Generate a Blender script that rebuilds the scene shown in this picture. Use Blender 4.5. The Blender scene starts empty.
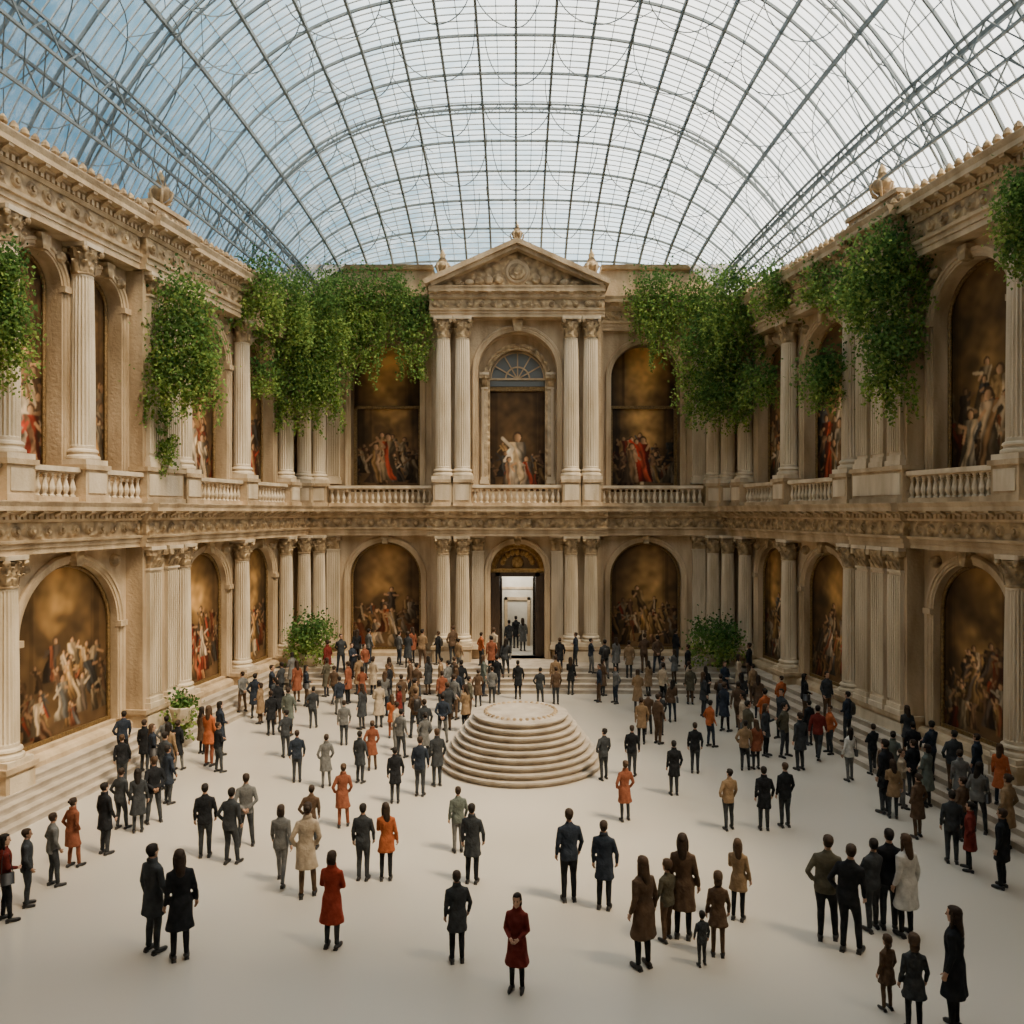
import bpy, bmesh, math, random
import numpy as np
from mathutils import Vector, Matrix
random.seed(7); np.random.seed(7)
SC=bpy.context.scene
COL=SC.collection
pi=math.pi
# ------------------------------------------------------------ materials
def newmat(name):
    m=bpy.data.materials.new(name); m.use_nodes=True
    nt=m.node_tree; b=nt.nodes['Principled BSDF']
    return m,nt,b
def noise_mat(name,c1,c2,scale=3,rough=.6,bump=.0,bscale=20,metal=0,stretch=(1,1,1),detail=6,bdist=.05,spec=.5):
    m,nt,b=newmat(name); N=nt.nodes; L=nt.links
    tc=N.new('ShaderNodeTexCoord'); mp=N.new('ShaderNodeMapping'); mp.inputs['Scale'].default_value=stretch
    L.new(tc.outputs['Object'],mp.inputs['Vector'])
    n=N.new('ShaderNodeTexNoise'); n.inputs['Scale'].default_value=scale; n.inputs['Detail'].default_value=detail
    L.new(mp.outputs[0],n.inputs['Vector'])
    r=N.new('ShaderNodeValToRGB'); r.color_ramp.elements[0].position=.3; r.color_ramp.elements[1].position=.7
    r.color_ramp.elements[0].color=(*c1,1); r.color_ramp.elements[1].color=(*c2,1)
    L.new(n.outputs['Fac'],r.inputs[0]); L.new(r.outputs[0],b.inputs['Base Color'])
    b.inputs['Roughness'].default_value=rough; b.inputs['Metallic'].default_value=metal
    b.inputs['Specular IOR Level'].default_value=spec
    if bump>0:
        n2=N.new('ShaderNodeTexNoise'); n2.inputs['Scale'].default_value=bscale; n2.inputs['Detail'].default_value=4
        L.new(tc.outputs['Object'],n2.inputs['Vector'])
        bp=N.new('ShaderNodeBump'); bp.inputs['Strength'].default_value=bump; bp.inputs['Distance'].default_value=bdist
        L.new(n2.outputs['Fac'],bp.inputs['Height']); L.new(bp.outputs[0],b.inputs['Normal'])
    return m
STONE=noise_mat('warm_limestone',(.30,.21,.115),(.60,.46,.295),1.6,.7,.5,9,stretch=(1,1,.25),detail=9)
STONE2=noise_mat('pale_marble',(.44,.345,.225),(.74,.63,.47),1.8,.55,.3,12,stretch=(1,1,.2),detail=9)
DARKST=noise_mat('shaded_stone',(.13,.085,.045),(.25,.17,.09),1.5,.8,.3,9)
STEPM=noise_mat('step_stone',(.32,.265,.20),(.52,.45,.36),2,.6,.2,14)
GOLD=noise_mat('gilded_bronze',(.28,.16,.05),(.55,.36,.13),9,.4,.6,30,metal=.6)
FRAME=noise_mat('dark_gilt_frame',(.12,.07,.025),(.28,.175,.06),12,.45,.5,40,metal=.4)
STEEL=noise_mat('roof_steel',(.13,.17,.19),(.22,.26,.28),3,.5)
STEELT=noise_mat('glazing_bar',(.26,.31,.33),(.40,.44,.46),3,.5)
WOOD=noise_mat('dark_door_wood',(.035,.022,.014),(.08,.05,.03),6,.45,stretch=(4,4,.5))
def carved():
    m,nt,b=newmat('carved_stone_ornament'); N=nt.nodes; L=nt.links
    tc=N.new('ShaderNodeTexCoord')
    n=N.new('ShaderNodeTexNoise'); n.inputs['Scale'].default_value=2.5; L.new(tc.outputs['Object'],n.inputs['Vector'])
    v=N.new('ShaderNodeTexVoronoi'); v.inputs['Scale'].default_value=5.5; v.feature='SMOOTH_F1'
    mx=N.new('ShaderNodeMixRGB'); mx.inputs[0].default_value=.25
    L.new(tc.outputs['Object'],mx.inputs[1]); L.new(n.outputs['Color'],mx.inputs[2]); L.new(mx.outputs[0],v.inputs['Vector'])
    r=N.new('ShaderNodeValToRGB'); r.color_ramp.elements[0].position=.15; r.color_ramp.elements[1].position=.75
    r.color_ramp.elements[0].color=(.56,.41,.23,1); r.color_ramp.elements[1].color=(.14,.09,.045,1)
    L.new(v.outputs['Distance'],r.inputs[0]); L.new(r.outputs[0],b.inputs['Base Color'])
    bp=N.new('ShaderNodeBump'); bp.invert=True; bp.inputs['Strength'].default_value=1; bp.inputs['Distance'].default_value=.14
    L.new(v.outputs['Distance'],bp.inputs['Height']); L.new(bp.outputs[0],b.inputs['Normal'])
    b.inputs['Roughness'].default_value=.7
    return m
CARV=carved()
def floormat():
    m,nt,b=newmat('polished_floor'); N=nt.nodes; L=nt.links
    tc=N.new('ShaderNodeTexCoord'); n=N.new('ShaderNodeTexNoise'); n.inputs['Scale'].default_value=.22; n.inputs['Detail'].default_value=1
    L.new(tc.outputs['Object'],n.inputs['Vector'])
    r=N.new('ShaderNodeValToRGB'); r.color_ramp.elements[0].position=.2; r.color_ramp.elements[1].position=.8
    r.color_ramp.elements[0].color=(.47,.425,.355,1); r.color_ramp.elements[1].color=(.60,.55,.47,1)
    L.new(n.outputs['Fac'],r.inputs[0]); L.new(r.outputs[0],b.inputs['Base Color'])
    b.inputs['Roughness'].default_value=.22
    b.inputs['Specular IOR Level'].default_value=.7
    return m
FLOORM=floormat()
def glassmat():
    m=bpy.data.materials.new('roof_glass'); m.use_nodes=True; nt=m.node_tree; N=nt.nodes; L=nt.links; N.clear()
    o=N.new('ShaderNodeOutputMaterial'); t=N.new('ShaderNodeBsdfTransparent'); t.inputs[0].default_value=(.95,.98,1,1)
    tr=N.new('ShaderNodeBsdfTranslucent'); tr.inputs[0].default_value=(.9,.95,1,1)
    mx=N.new('ShaderNodeMixShader'); tc=N.new('ShaderNodeTexCoord'); mp=N.new('ShaderNodeMapping'); mp.inputs['Scale'].default_value=(.5,1.6,1)
    n=N.new('ShaderNodeTexNoise'); n.inputs['Scale'].default_value=1.4; n.inputs['Detail'].default_value=8; n.inputs['Roughness'].default_value=.65
    L.new(tc.outputs['Object'],mp.inputs[0]); L.new(mp.outputs[0],n.inputs['Vector'])
    mr=N.new('ShaderNodeMapRange'); mr.inputs['From Min'].default_value=.38; mr.inputs['From Max'].default_value=.68
    mr.inputs['To Min'].default_value=.03; mr.inputs['To Max'].default_value=.45
    L.new(n.outputs['Fac'],mr.inputs['Value']); L.new(mr.outputs[0],mx.inputs[0]); L.new(t.outputs[0],mx.inputs[1]); L.new(tr.outputs[0],mx.inputs[2]); L.new(mx.outputs[0],o.inputs[0])
    return m
GLASS=glassmat()
def attrmat(name,attr,rough):
    m,nt,b=newmat(name); a=nt.nodes.new('ShaderNodeAttribute'); a.attribute_name=attr
    nt.links.new(a.outputs['Color'],b.inputs['Base Color']); b.inputs['Roughness'].default_value=rough
    return m
PAINT=attrmat('oil_painting','col',.5)
PAINT.node_tree.nodes['Principled BSDF'].inputs['Specular IOR Level'].default_value=.2
def leafmat():
    m=bpy.data.materials.new('ivy_leaf'); m.use_nodes=True; nt=m.node_tree; N=nt.nodes; L=nt.links; N.clear()
    o=N.new('ShaderNodeOutputMaterial'); a=N.new('ShaderNodeAttribute'); a.attribute_name='col'
    d=N.new('ShaderNodeBsdfDiffuse'); t=N.new('ShaderNodeBsdfTranslucent'); mx=N.new('ShaderNodeMixShader'); mx.inputs[0].default_value=.4
    L.new(a.outputs['Color'],d.inputs[0]); L.new(a.outputs['Color'],t.inputs[0]); L.new(d.outputs[0],mx.inputs[1]); L.new(t.outputs[0],mx.inputs[2]); L.new(mx.outputs[0],o.inputs[0])
    return m
LEAF=leafmat()
def plain(name,c,rough=.7,metal=0,emit=0):
    m,nt,b=newmat(name); b.inputs['Base Color'].default_value=(*c,1); b.inputs['Roughness'].default_value=rough; b.inputs['Metallic'].default_value=metal
    if emit: b.inputs['Emission Color'].default_value=(*c,1); b.inputs['Emission Strength'].default_value=emit
    return m
def cloth(name,c,rough=.9):
    c2=tuple(min(1,x*1.6+.01) for x in c)
    return noise_mat(name,c,c2,7,rough,.6,12,spec=.12,bdist=.04)
PANE=plain('door_glass',(.45,.46,.45),.15)
WINP=plain('grey_window_glass',(.16,.18,.19),.2)
WHITEW=noise_mat('vestibule_plaster',(.42,.39,.33),(.62,.59,.52),1.2,.7)

# ------------------------------------------------------------ mesh builder
class MB:
    def __init__(s): s.v=[];s.f=[];s.m=[]
    def add(s,vs,fs,mat=0):
        o=len(s.v); s.v.extend(vs)
        for f in fs: s.f.append(tuple(i+o for i in f)); s.m.append(mat)
    def box(s,F,a0,a1,n0,n1,z0,z1,mat=0):
        vs=[F(a,n,z) for z in (z0,z1) for a,n in ((a0,n0),(a1,n0),(a1,n1),(a0,n1))]
        s.add(vs,[(0,1,2,3),(4,5,6,7),(0,1,5,4),(1,2,6,5),(2,3,7,6),(3,0,4,7)],mat)
    def prof(s,F,pts,a0,a1,mat=0):
        k=len(pts); vs=[F(a0,n,z) for n,z in pts]+[F(a1,n,z) for n,z in pts]
        fs=[(i,(i+1)%k,k+(i+1)%k,k+i) for i in range(k)]+[tuple(range(k)),tuple(range(k,2*k))]
        s.add(vs,fs,mat)
    def rev(s,c,pts,seg=16,mat=0):
        vs=[];k=len(pts)
        for r,z in pts:
            for j in range(seg):
                a=2*pi*j/seg
                vs.append((c[0]+r*math.cos(a),c[1]+r*math.sin(a),c[2]+z))
        fs=[(i*seg+j,i*seg+(j+1)%seg,(i+1)*seg+(j+1)%seg,(i+1)*seg+j) for i in range(k-1) for j in range(seg)]
        fs+= [tuple(range(seg)),tuple(range((k-1)*seg,k*seg))]
        s.add(vs,fs,mat)
    def beam(s,pts,w,h,mat=0,up=(0,0,1)):
        up=Vector(up); P=[Vector(p) for p in pts]; vs=[];k=len(P)
        for i,p in enumerate(P):
            t=(P[min(i+1,k-1)]-P[max(i-1,0)]).normalized()
            sd=t.cross(up)
            if sd.length<1e-3: sd=t.cross(Vector((1,0,0)))
            sd.normalize(); u=sd.cross(t).normalized()
            for a,b in ((-1,-1),(1,-1),(1,1),(-1,1)): vs.append(tuple(p+sd*a*w/2+u*b*h/2))
        fs=[(i*4+j,i*4+(j+1)%4,i*4+4+(j+1)%4,i*4+4+j) for i in range(k-1) for j in range(4)]
        fs+=[(0,1,2,3),tuple(range(4*k-4,4*k))]
        s.add(vs,fs,mat)
    def tube(s,pts,rad,seg=10,mat=0):
        P=[Vector(p) for p in pts];k=len(P);vs=[]
        ref=None
        for i,p in enumerate(P):
            t=(P[min(i+1,k-1)]-P[max(i-1,0)]).normalized()
            if ref is None:
                ref=Vector((0,1,0)) if abs(t.y)<.8 else Vector((1,0,0))
            a=(ref-t*ref.dot(t)).normalized(); b=t.cross(a); ref=a
            r=rad[i]
            ra,rb=(r if isinstance(r,tuple) else (r,r))
            for j in range(seg):
                th=2*pi*j/seg; vs.append(tuple(p+a*ra*math.cos(th)+b*rb*math.sin(th)))
        fs=[(i*seg+j,i*seg+(j+1)%seg,(i+1)*seg+(j+1)%seg,(i+1)*seg+j) for i in range(k-1) for j in range(seg)]
        fs+=[tuple(range(seg))[::-1],tuple(range((k-1)*seg,k*seg))]
        s.add(vs,fs,mat)
    def ell(s,c,r,seg=10,rings=7,mat=0):
        vs=[];
        for i in range(1,rings):
            ph=pi*i/rings
            for j in range(seg):
                a=2*pi*j/seg; vs.append((c[0]+r[0]*math.sin(ph)*math.cos(a),c[1]+r[1]*math.sin(ph)*math.sin(a),c[2]-r[2]*math.cos(ph)))
        k=rings-1
        fs=[(i*seg+j,i*seg+(j+1)%seg,(i+1)*seg+(j+1)%seg,(i+1)*seg+j) for i in range(k-1) for j in range(seg)]
        n=len(vs); vs+=[(c[0],c[1],c[2]-r[2]),(c[0],c[1],c[2]+r[2])]
        for j in range(seg):
            fs.append((n,(j+1)%seg,j)); fs.append((n+1,(k-1)*seg+j,(k-1)*seg+(j+1)%seg))
        s.add(vs,fs,mat)
    def mesh(s,name,mats,smooth=False,fix=True):
        me=bpy.data.meshes.new(name); me.from_pydata([tuple(v) for v in s.v],[],s.f)
        for m in mats: me.materials.append(m)
        me.polygons.foreach_set('material_index',s.m)
        if fix:
            bm=bmesh.new(); bm.from_mesh(me); bmesh.ops.recalc_face_normals(bm,faces=bm.faces); bm.to_mesh(me); bm.free()
        if smooth: me.polygons.foreach_set('use_smooth',[True]*len(me.polygons))
        me.update(); return me
    def obj(s,name,mats,smooth=False,parent=None,fix=True):
        return link(name,s.mesh(name,mats,smooth,fix),parent)
def link(name,me,parent=None,loc=(0,0,0)):
    o=bpy.data.objects.new(name,me); COL.objects.link(o); o.location=loc
    if parent: o.parent=parent
    return o
def empty(name):
    return link(name,None)

# ------------------------------------------------------------ geometry of the hall
CX,FP,CH=516,800.,8.0
K=.162; B0=17.28; LN=math.sqrt(1+K*K)
def FL(s,n,z): return (-B0+K*s+n/LN, s-n*K/LN, z)
def FR(s,n,z):
    p=FL(s,n,z); return (-p[0],p[1],p[2])
YB=40.
def FB(s,n,z): return (s,YB-n,z)
def FW(s,n,z): return (s,n,z)
def pxp(px,py,Y): return ((px-CX)/FP*Y,Y,CH+(512-py)/FP*Y)
ST,ST2,CV,DK,GD=0,1,2,3,4
MATS=[STONE,STONE2,CARV,DARKST,GOLD]

def arch_bay(mb,F,s0,s1,z0,z1,a0,a1,zb,apex,depth,n=0,mat=0,rmat=None,segs=24):
    if rmat is None: rmat=mat
    r=(a1-a0)/2; cs=(a0+a1)/2; zs=apex-r
    q=lambda A: mb.add([F(a,n,z) for a,z in A],[tuple(range(len(A)))],mat)
    q([(s0,z0),(a0,z0),(a0,zs),(a0,z1),(s0,z1)]); q([(a1,z0),(s1,z0),(s1,z1),(a1,z1),(a1,zs)])
    if zb>z0: q([(a0,z0),(a1,z0),(a1,zb),(a0,zb)])
    arc=[(cs-r*math.cos(pi*i/segs),zs+r*math.sin(pi*i/segs)) for i in range(segs+1)]
    for i in range(segs):
        q([arc[i],arc[i+1],(arc[i+1][0],z1),(arc[i][0],z1)])
    out=[(a0,zb)]+arc+[(a1,zb)]
    k=len(out)
    vs=[F(a,n,z) for a,z in out]+[F(a,n-depth,z) for a,z in out]
    mb.add(vs,[(i,(i+1)%k,k+(i+1)%k,k+i) for i in range(k)],rmat)
def arch_mould(mb,F,a0,a1,apex,prof,zb,n=0,mat=0,segs=28,jamb=True):
    r=(a1-a0)/2; cs=(a0+a1)/2; zs=apex-r; secs=[]
    if jamb: secs.append([(cs-(r+d),zb,n+h) for d,h in prof])
    for i in range(segs+1):
        t=pi*i/segs; secs.append([(cs-(r+d)*math.cos(t),zs+(r+d)*math.sin(t),n+h) for d,h in prof])
    if jamb: secs.append([(cs+(r+d),zb,n+h) for d,h in prof])
    k=len(prof); vs=[F(a,h,z) for S in secs for a,z,h in S]
    fs=[(i*k+j,i*k+j+1,(i+1)*k+j+1,(i+1)*k+j) for i in range(len(secs)-1) for j in range(k-1)]
    mb.add(vs,fs,mat)
AM=[(0,0),(0,.06),(.06,.06),(.07,.10),(.16,.10),(.18,.15),(.26,.15),(.3,.08),(.3,0)]
def keystone(mb,F,cs,apex,n=0,w=.2,h=.45,mat=CV):
    vs=[F(cs+a,nn,z) for nn in (n,n+.32) for a,z in ((-w*.6,apex-.06),(w*.6,apex-.06),(w,apex+h),(-w,apex+h))]
    mb.add(vs,[(4,5,6,7),(0,1,5,4),(1,2,6,5),(2,3,7,6),(3,0,4,7)],mat)
def entab(mb,F,a0,a1,z0,n,h,over=.6,back=-.1,orn=True):
    A=h*.27; Fz=h*.33; C=h*.40; z=z0
    mb.prof(F,[(back,z),(n-.08,z),(n-.08,z+A*.4),(n-.04,z+A*.42),(n-.04,z+A*.75),(n+.04,z+A*.8),(n+.06,z+A),(back,z+A)],a0,a1,ST)
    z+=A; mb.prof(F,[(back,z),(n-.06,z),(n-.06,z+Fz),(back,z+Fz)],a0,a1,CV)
    if orn:
        k=max(1,int(abs(a1-a0)/.55))
        for i in range(k):
            c=a0+(i+.5)*(a1-a0)/k; zc=z+Fz/2; R=Fz*.36; nn=n-.06
            for rr,hh in ((R,.06),(R*.5,.11)):
                vs=[F(c+rr*math.cos(t*pi/4),nn,zc+rr*math.sin(t*pi/4)) for t in range(8)]+[F(c+rr*.7*math.cos(t*pi/4),nn+hh,zc+rr*.7*math.sin(t*pi/4)) for t in range(8)]
                mb.add(vs,[(t,(t+1)%8,8+(t+1)%8,8+t) for t in range(8)]+[tuple(range(8,16))],CV)
    z+=Fz
    mb.prof(F,[(back,z),(n,z),(n+.06,z+C*.12),(n+.06,z+C*.38),(n+over*.35,z+C*.42),(n+over*.35,z+C*.5),(n+over*.85,z+C*.54),(n+over*.85,z+C*.74),(n+over,z+C*.95),(n+over,z+C),(back,z+C)],a0,a1,ST)
    k=max(2,int(abs(a1-a0)/.2))
    for i in range(k):
        c=a0+(i+.5)*(a1-a0)/k; w=(a1-a0)/k*.28
        mb.box(F,c-w,c+w,n+.05,n+.05+over*.16,z+C*.14,z+C*.36,ST)
    k=max(1,int(abs(a1-a0)/.62))
    for i in range(k):
        c=a0+(i+.5)*(a1-a0)/k
        mb.prof(F,[(n+over*.3,z+C*.54),(n+over*.8,z+C*.54),(n+over*.78,z+C*.44),(n+over*.55,z+C*.40),(n+over*.3,z+C*.26)],c-.09,c+.09,ST)
def pilaster(mb,F,a0,a1,z0,z1,n0,n1,mat=1):
    w=a1-a0
    mb.box(F,a0-.08,a1+.08,n0,n1+.08,z0,z0+.18,mat); mb.box(F,a0-.04,a1+.04,n0,n1+.04,z0+.18,z0+.34,mat)
    zc=z1-.8
    mb.box(F,a0,a1,n0,n1-.03,z0+.34,zc,mat)
    k=5
    for i in range(k+1):
        c=a0+w*(i/k)*.94+w*.03
        mb.box(F,c-w*.045,c+w*.045,n1-.03,n1+.02,z0+.45,zc-.1,mat)
    mb.box(F,a0-.03,a1+.03,n0,n1+.03,zc,zc+.07,mat)
    mb.prof(F,[(n0,zc+.07),(n1,zc+.07),(n1+.04,zc+.4),(n1+.14,zc+.66),(n0,zc+.66)],a0,a1,CV)
    for row in range(2):
        m_=3-row
        for i in range(m_+row):
            c=a0+w*(i+.5)/(m_+row); zz=zc+.08+row*.26
            mb.prof(F,[(n1,zz),(n1+.06,zz+.18),(n1+.15,zz+.27),(n1+.12,zz+.2),(n1+.02,zz+.02)],c-w*.12,c+w*.12,CV)
    for c in (a0,a1): mb.box(F,c-.1,c+.1,n0,n1+.16,zc+.5,zc+.68,CV)
    mb.box(F,a0-.1,a1+.1,n0,n1+.14,zc+.68,z1,mat)
def pedestal(mb,F,a0,a1,n0,n1,z0,z1,mat=0):
    mb.box(F,a0-.06,a1+.06,n0,n1+.06,z0,z0+.16,mat); mb.box(F,a0,a1,n0,n1,z0+.16,z1-.14,mat)
    mb.box(F,a0+.1,a1-.1,n1,n1+.03,z0+.26,z1-.24,1); mb.box(F,a0-.07,a1+.07,n0,n1+.07,z1-.14,z1,mat)
_colc={}
def column_mesh(h,r):
    key=(round(h,2),round(r,3))
    if key in _colc: return _colc[key]
    mb=MB(); F=FW
    b=r*1.38
    mb.box(F,-b,b,-b,b,0,.16*r/.36,1)
    k=r/.36
    mb.rev((0,0,0),[(b*.97,.16*k),(b,.2*k),(b*.98,.27*k),(r*1.15,.31*k),(r*1.12,.36*k),(r*1.25,.40*k),(r*1.2,.46*k),(r*1.03,.5*k)],28,1)
    caph=.95*k; z0=.5*k; z1=h-caph
    seg=80; vs=[]; zz=[z0,z0+.08,z0+.12]+[z0+.12+(z1-.2-z0)*i/8 for i in range(1,9)]+[z1-.05,z1]
    for i,z in enumerate(zz):
        t=(z-z0)/(z1-z0); rr=r*(1-.14*t*t)
        for j in range(seg):
            a=2*pi*j/seg; ph=(j%4)
            d=0 if i in (0,1,len(zz)-2,len(zz)-1) else (0,.05,.1,.05)[ph]*r*1.1
            vs.append(((rr-d)*math.cos(a),(rr-d)*math.sin(a),z))
    mb.add(vs,[(i*seg+j,i*seg+(j+1)%seg,(i+1)*seg+(j+1)%seg,(i+1)*seg+j) for i in range(len(zz)-1) for j in range(seg)],1)
    rt=r*.86
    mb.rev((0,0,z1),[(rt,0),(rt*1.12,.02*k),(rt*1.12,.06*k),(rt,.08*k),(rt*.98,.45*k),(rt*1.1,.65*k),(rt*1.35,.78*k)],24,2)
    for tier,(zb,hh,nn,off) in enumerate(((.08,.34,8,0),(.28,.36,8,.5),(.5,.28,8,0))):
        for q in range(nn):
            a=2*pi*(q+off)/nn; ca,sa=math.cos(a),math.sin(a)
            prof=[(1.02,0,.30),(1.08,.4,.36),(1.16,.75,.33),(1.36,1.0,.22),(1.5,.93,.10),(1.46,.82,.05)]
            vs=[]
            for rr,zf,wf in prof:
                R=rt*rr+ (.04*k if tier==2 else 0)
                for sg in (-1,0,1):
                    ra=R+(.03*k if sg==0 else 0)
                    w=wf*rt*sg
                    vs.append((ra*ca-w*sa, ra*sa+w*ca, z1+(zb+hh*zf)*k))
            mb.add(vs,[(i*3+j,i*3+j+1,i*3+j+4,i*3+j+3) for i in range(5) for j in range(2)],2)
    for q in range(4):
        a=pi/4+q*pi/2; R=rt*1.62
        mb.ell((R*math.cos(a),R*math.sin(a),z1+.74*k),(.1*k,.1*k,.11*k),10,6,2)
    ab=[]
    for q in range(4):
        a=q*pi/2
        for da,R in ((-.72,1.85),(-.3,1.42),(0,1.34),(.3,1.42),(.72,1.85)): ab.append((R*rt*math.cos(a+da),R*rt*math.sin(a+da)))
    m_=len(ab); vs=[(x,y,z1+.82*k) for x,y in ab]+[(x*1.04,y*1.04,h) for x,y in ab]
    mb.add(vs,[(i,(i+1)%m_,m_+(i+1)%m_,m_+i) for i in range(m_)]+[tuple(range(m_)),tuple(range(m_,2*m_))],1)
    me=mb.mesh('column',MATS); _colc[key]=me; return me
COLROT={FL:math.atan(K)*-1,FR:math.atan(K),FB:0}
def column(F,s,n,z0,z1,r):
    p=F(s,n,0); o=link('corinthian_column',column_mesh(z1-z0,r),None,(p[0],p[1],z0)); o.rotation_euler[2]=COLROT[F]
    return o
def balustrade(F,a0,a1,n,z0,z1):
    mb=MB(); h=z1-z0
    mb.box(F,a0,a1,n-.14,n+.14,z0,z0+.14,0); mb.box(F,a0,a1,n-.17,n+.17,z1-.14,z1,1); mb.box(F,a0,a1,n-.12,n+.12,z1-.19,z1-.14,0)
    k=max(2,int(abs(a1-a0)/.27)); hb=h-.33
    pr=[(.085,0),(.085,.06),(.05,.1),(.055,.16),(.09,.3),(.095,.4),(.07,.55),(.042,.75),(.045,.8),(.065,.84),(.045,.88),(.075,.94),(.075,1)]
    for i in range(k):
        p=F(a0+(i+.5)*(a1-a0)/k,n,z0+.14); mb.rev(p,[(r,z*hb) for r,z in pr],8,1)
    return mb.obj('balustrade',MATS)
# ------------------------------------------------------------ painted canvases
def vnoise(X,Y,rs,base=3.,oct=5):
    out=np.zeros_like(X); amp=1; tot=0
    for o in range(oct):
        for _ in range(5):
            a=rs.uniform(0,2*pi); f=base*2**o*rs.uniform(.7,1.3)
            out+=amp*np.sin(f*(X*np.cos(a)+Y*np.sin(a))+rs.uniform(0,6.28)+1.8*np.sin(f*.6*(Y*np.cos(a)-X*np.sin(a))+rs.uniform(0,6)))
            tot+=amp
        amp*=.6
    return out/tot*2.0
PAL=[(.36,.06,.03),(.50,.40,.27),(.54,.46,.36),(.26,.09,.045),(.12,.095,.08),(.36,.22,.09),(.50,.40,.27),(.18,.11,.06),(.10,.11,.12),(.42,.28,.13),(.30,.18,.09),(.22,.13,.08)]
def paint_canvas(seed,w,h,nx,ny,nf=16,mains=(),figh=.4,glow=(.5,.62),rows=3,gs=1.0,ybase=.04,top=.35,slope=0.):
    rs=np.random.RandomState(seed)
    U,V=np.meshgrid(np.linspace(0,1,nx),np.linspace(0,1,ny)); asp=h/w
    X=U; Y=V*asp
    nz=vnoise(X,Y,rs,4,4); nz2=vnoise(X,Y,rs,9,3)
    img=np.zeros((ny,nx,3)); base=np.array([.034,.023,.013]); mid=np.array([.17,.105,.05])
    f=np.clip(.38+.6*nz,0,1)[...,None]
    img[:]=base*(1-f)+mid*f*.7
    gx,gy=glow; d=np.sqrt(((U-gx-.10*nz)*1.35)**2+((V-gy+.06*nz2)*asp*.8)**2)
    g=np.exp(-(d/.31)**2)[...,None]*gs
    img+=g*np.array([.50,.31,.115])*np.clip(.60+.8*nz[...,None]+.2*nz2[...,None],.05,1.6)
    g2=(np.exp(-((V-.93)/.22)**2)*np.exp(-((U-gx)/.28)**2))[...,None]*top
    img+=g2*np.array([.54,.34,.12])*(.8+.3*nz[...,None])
    for k in range(3):
        cx=rs.choice([rs.uniform(.02,.22),rs.uniform(.78,.98)]); wd=rs.uniform(.025,.045); msk=(np.abs(U-cx)<wd)&(V>.25)
        img[msk]*=.65; msk=(np.abs(U-cx+wd*.6)<wd*.25)&(V>.25); img[msk]*=1.4
    gr=np.clip((.16-V)/.16,0,1)[...,None]; img=img*(1-gr*.7)+gr*.7*np.array([.14,.09,.05])*(1+.5*nz2[...,None])
    figs=[]
    for rr_ in range(rows):
        nr=nf//rows
        for i in range(nr):
            t=(i+.5*(rr_%2))/max(nr-1.0,1)
            yb=ybase+.085*(rows-1-rr_)+rs.uniform(-.03,.04)+slope*(t-.5)*.3+.10*(1-abs(2*t-1))*(rows-1-rr_)*.6
            figs.append((yb,.04+.92*t+rs.uniform(-.06,.06),figh*rs.uniform(.55,1.0),PAL[rs.randint(len(PAL))],rs.uniform(-.4,.4)))
    figs.sort(key=lambda a:-a[0])
    figs=[(a,0) for a in figs]+[(a,1) for a in mains]
    sx=.5+rs.uniform(-.12,.12)
    for (y0,cx,hh,c,lean),ism in figs:
        lit=.32+.78*math.exp(-((cx-sx)/.27)**2) if not ism else .95
        c=np.array(c)*lit*(1.0 if ism else rs.uniform(.5,1.05)); wd=hh*asp*(.38 if not ism else .32); T=(V-y0)/hh
        xx=U-cx-lean*(V-y0)+.03*nz2+.012*nz
        prof=wd*np.where(T<.5,1.1-1.05*T,.5+.28*np.sin(np.clip((T-.5)/.35,0,1)*pi))*.62
        prof=np.where(T>.80,0,prof)
        m=(np.abs(xx)<prof*(1+.3*nz2))&(T>0)&(T<.85)
        sh=.40+.75*np.abs(np.sin(xx/wd*7+4*T+nz*3+cx*9))**1.5+.35*nz2
        side=.62+.7*np.clip((-(xx)/np.maximum(prof,1e-3))*np.sign(cx-gx+1e-3),-1,1)
        fade=np.clip(.35+T*1.1,0,1)
        img[m]=(c*np.clip(sh*side*fade,.10,1.4)[...,None])[m]
        if rs.rand()>.3:
            c2=np.array(PAL[rs.randint(len(PAL))])*lit; m2=m&(np.abs(xx+(T-.45)*wd*.9)<wd*.16); img[m2]=(c2*np.clip(sh,.15,1.4)[...,None])[m2]
        for _ in range(2):
            sgn=1 if rs.rand()>.5 else -1; ax=cx+sgn*wd*.24+lean*hh*.6; ay=y0+hh*.68; bx=ax+sgn*wd*rs.uniform(.15,.65); by=ay+hh*rs.uniform(-.25,.2)
            tt=np.clip(((U-ax)*(bx-ax)+(V-ay)*(by-ay)*asp**2)/((bx-ax)**2+((by-ay)*asp)**2+1e-6),0,1)
            dd=np.sqrt((U-ax-tt*(bx-ax))**2+((V-ay-tt*(by-ay))*asp)**2); m=dd<wd*.085
            img[m]=(np.array([.46,.28,.16])*lit*(.8+.3*nz2[...,None]))[m] if rs.rand()>.5 else (c*(.9+.4*nz2[...,None]))[m]
        hx=cx+lean*hh*.86; hy=y0+hh*.88; rr=hh*asp*.064
        dd=np.sqrt((U-hx)**2+((V-hy)*asp*.85)**2)
        m=(dd<rr*1.25)&((V-hy)*asp>-rr*.6); img[m]=np.array([.05,.03,.018])
        m=np.sqrt((U-hx-.15*rr*np.sign(gx-cx))**2+((V-hy)*asp*.85+rr*.15)**2)<rr*.9
        img[m]=(np.array([.54,.34,.20])*lit*(.65+.5*np.clip((U-hx)/rr*np.sign(gx-cx+1e-3),-1,1))[...,None])[m]
    img*=(1+.25*vnoise(X,Y,rs,22,2))[...,None]
    vig=1-.55*np.clip(np.abs(U-.5)*2,0,1)**2.5; img*=vig[...,None]
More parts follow.
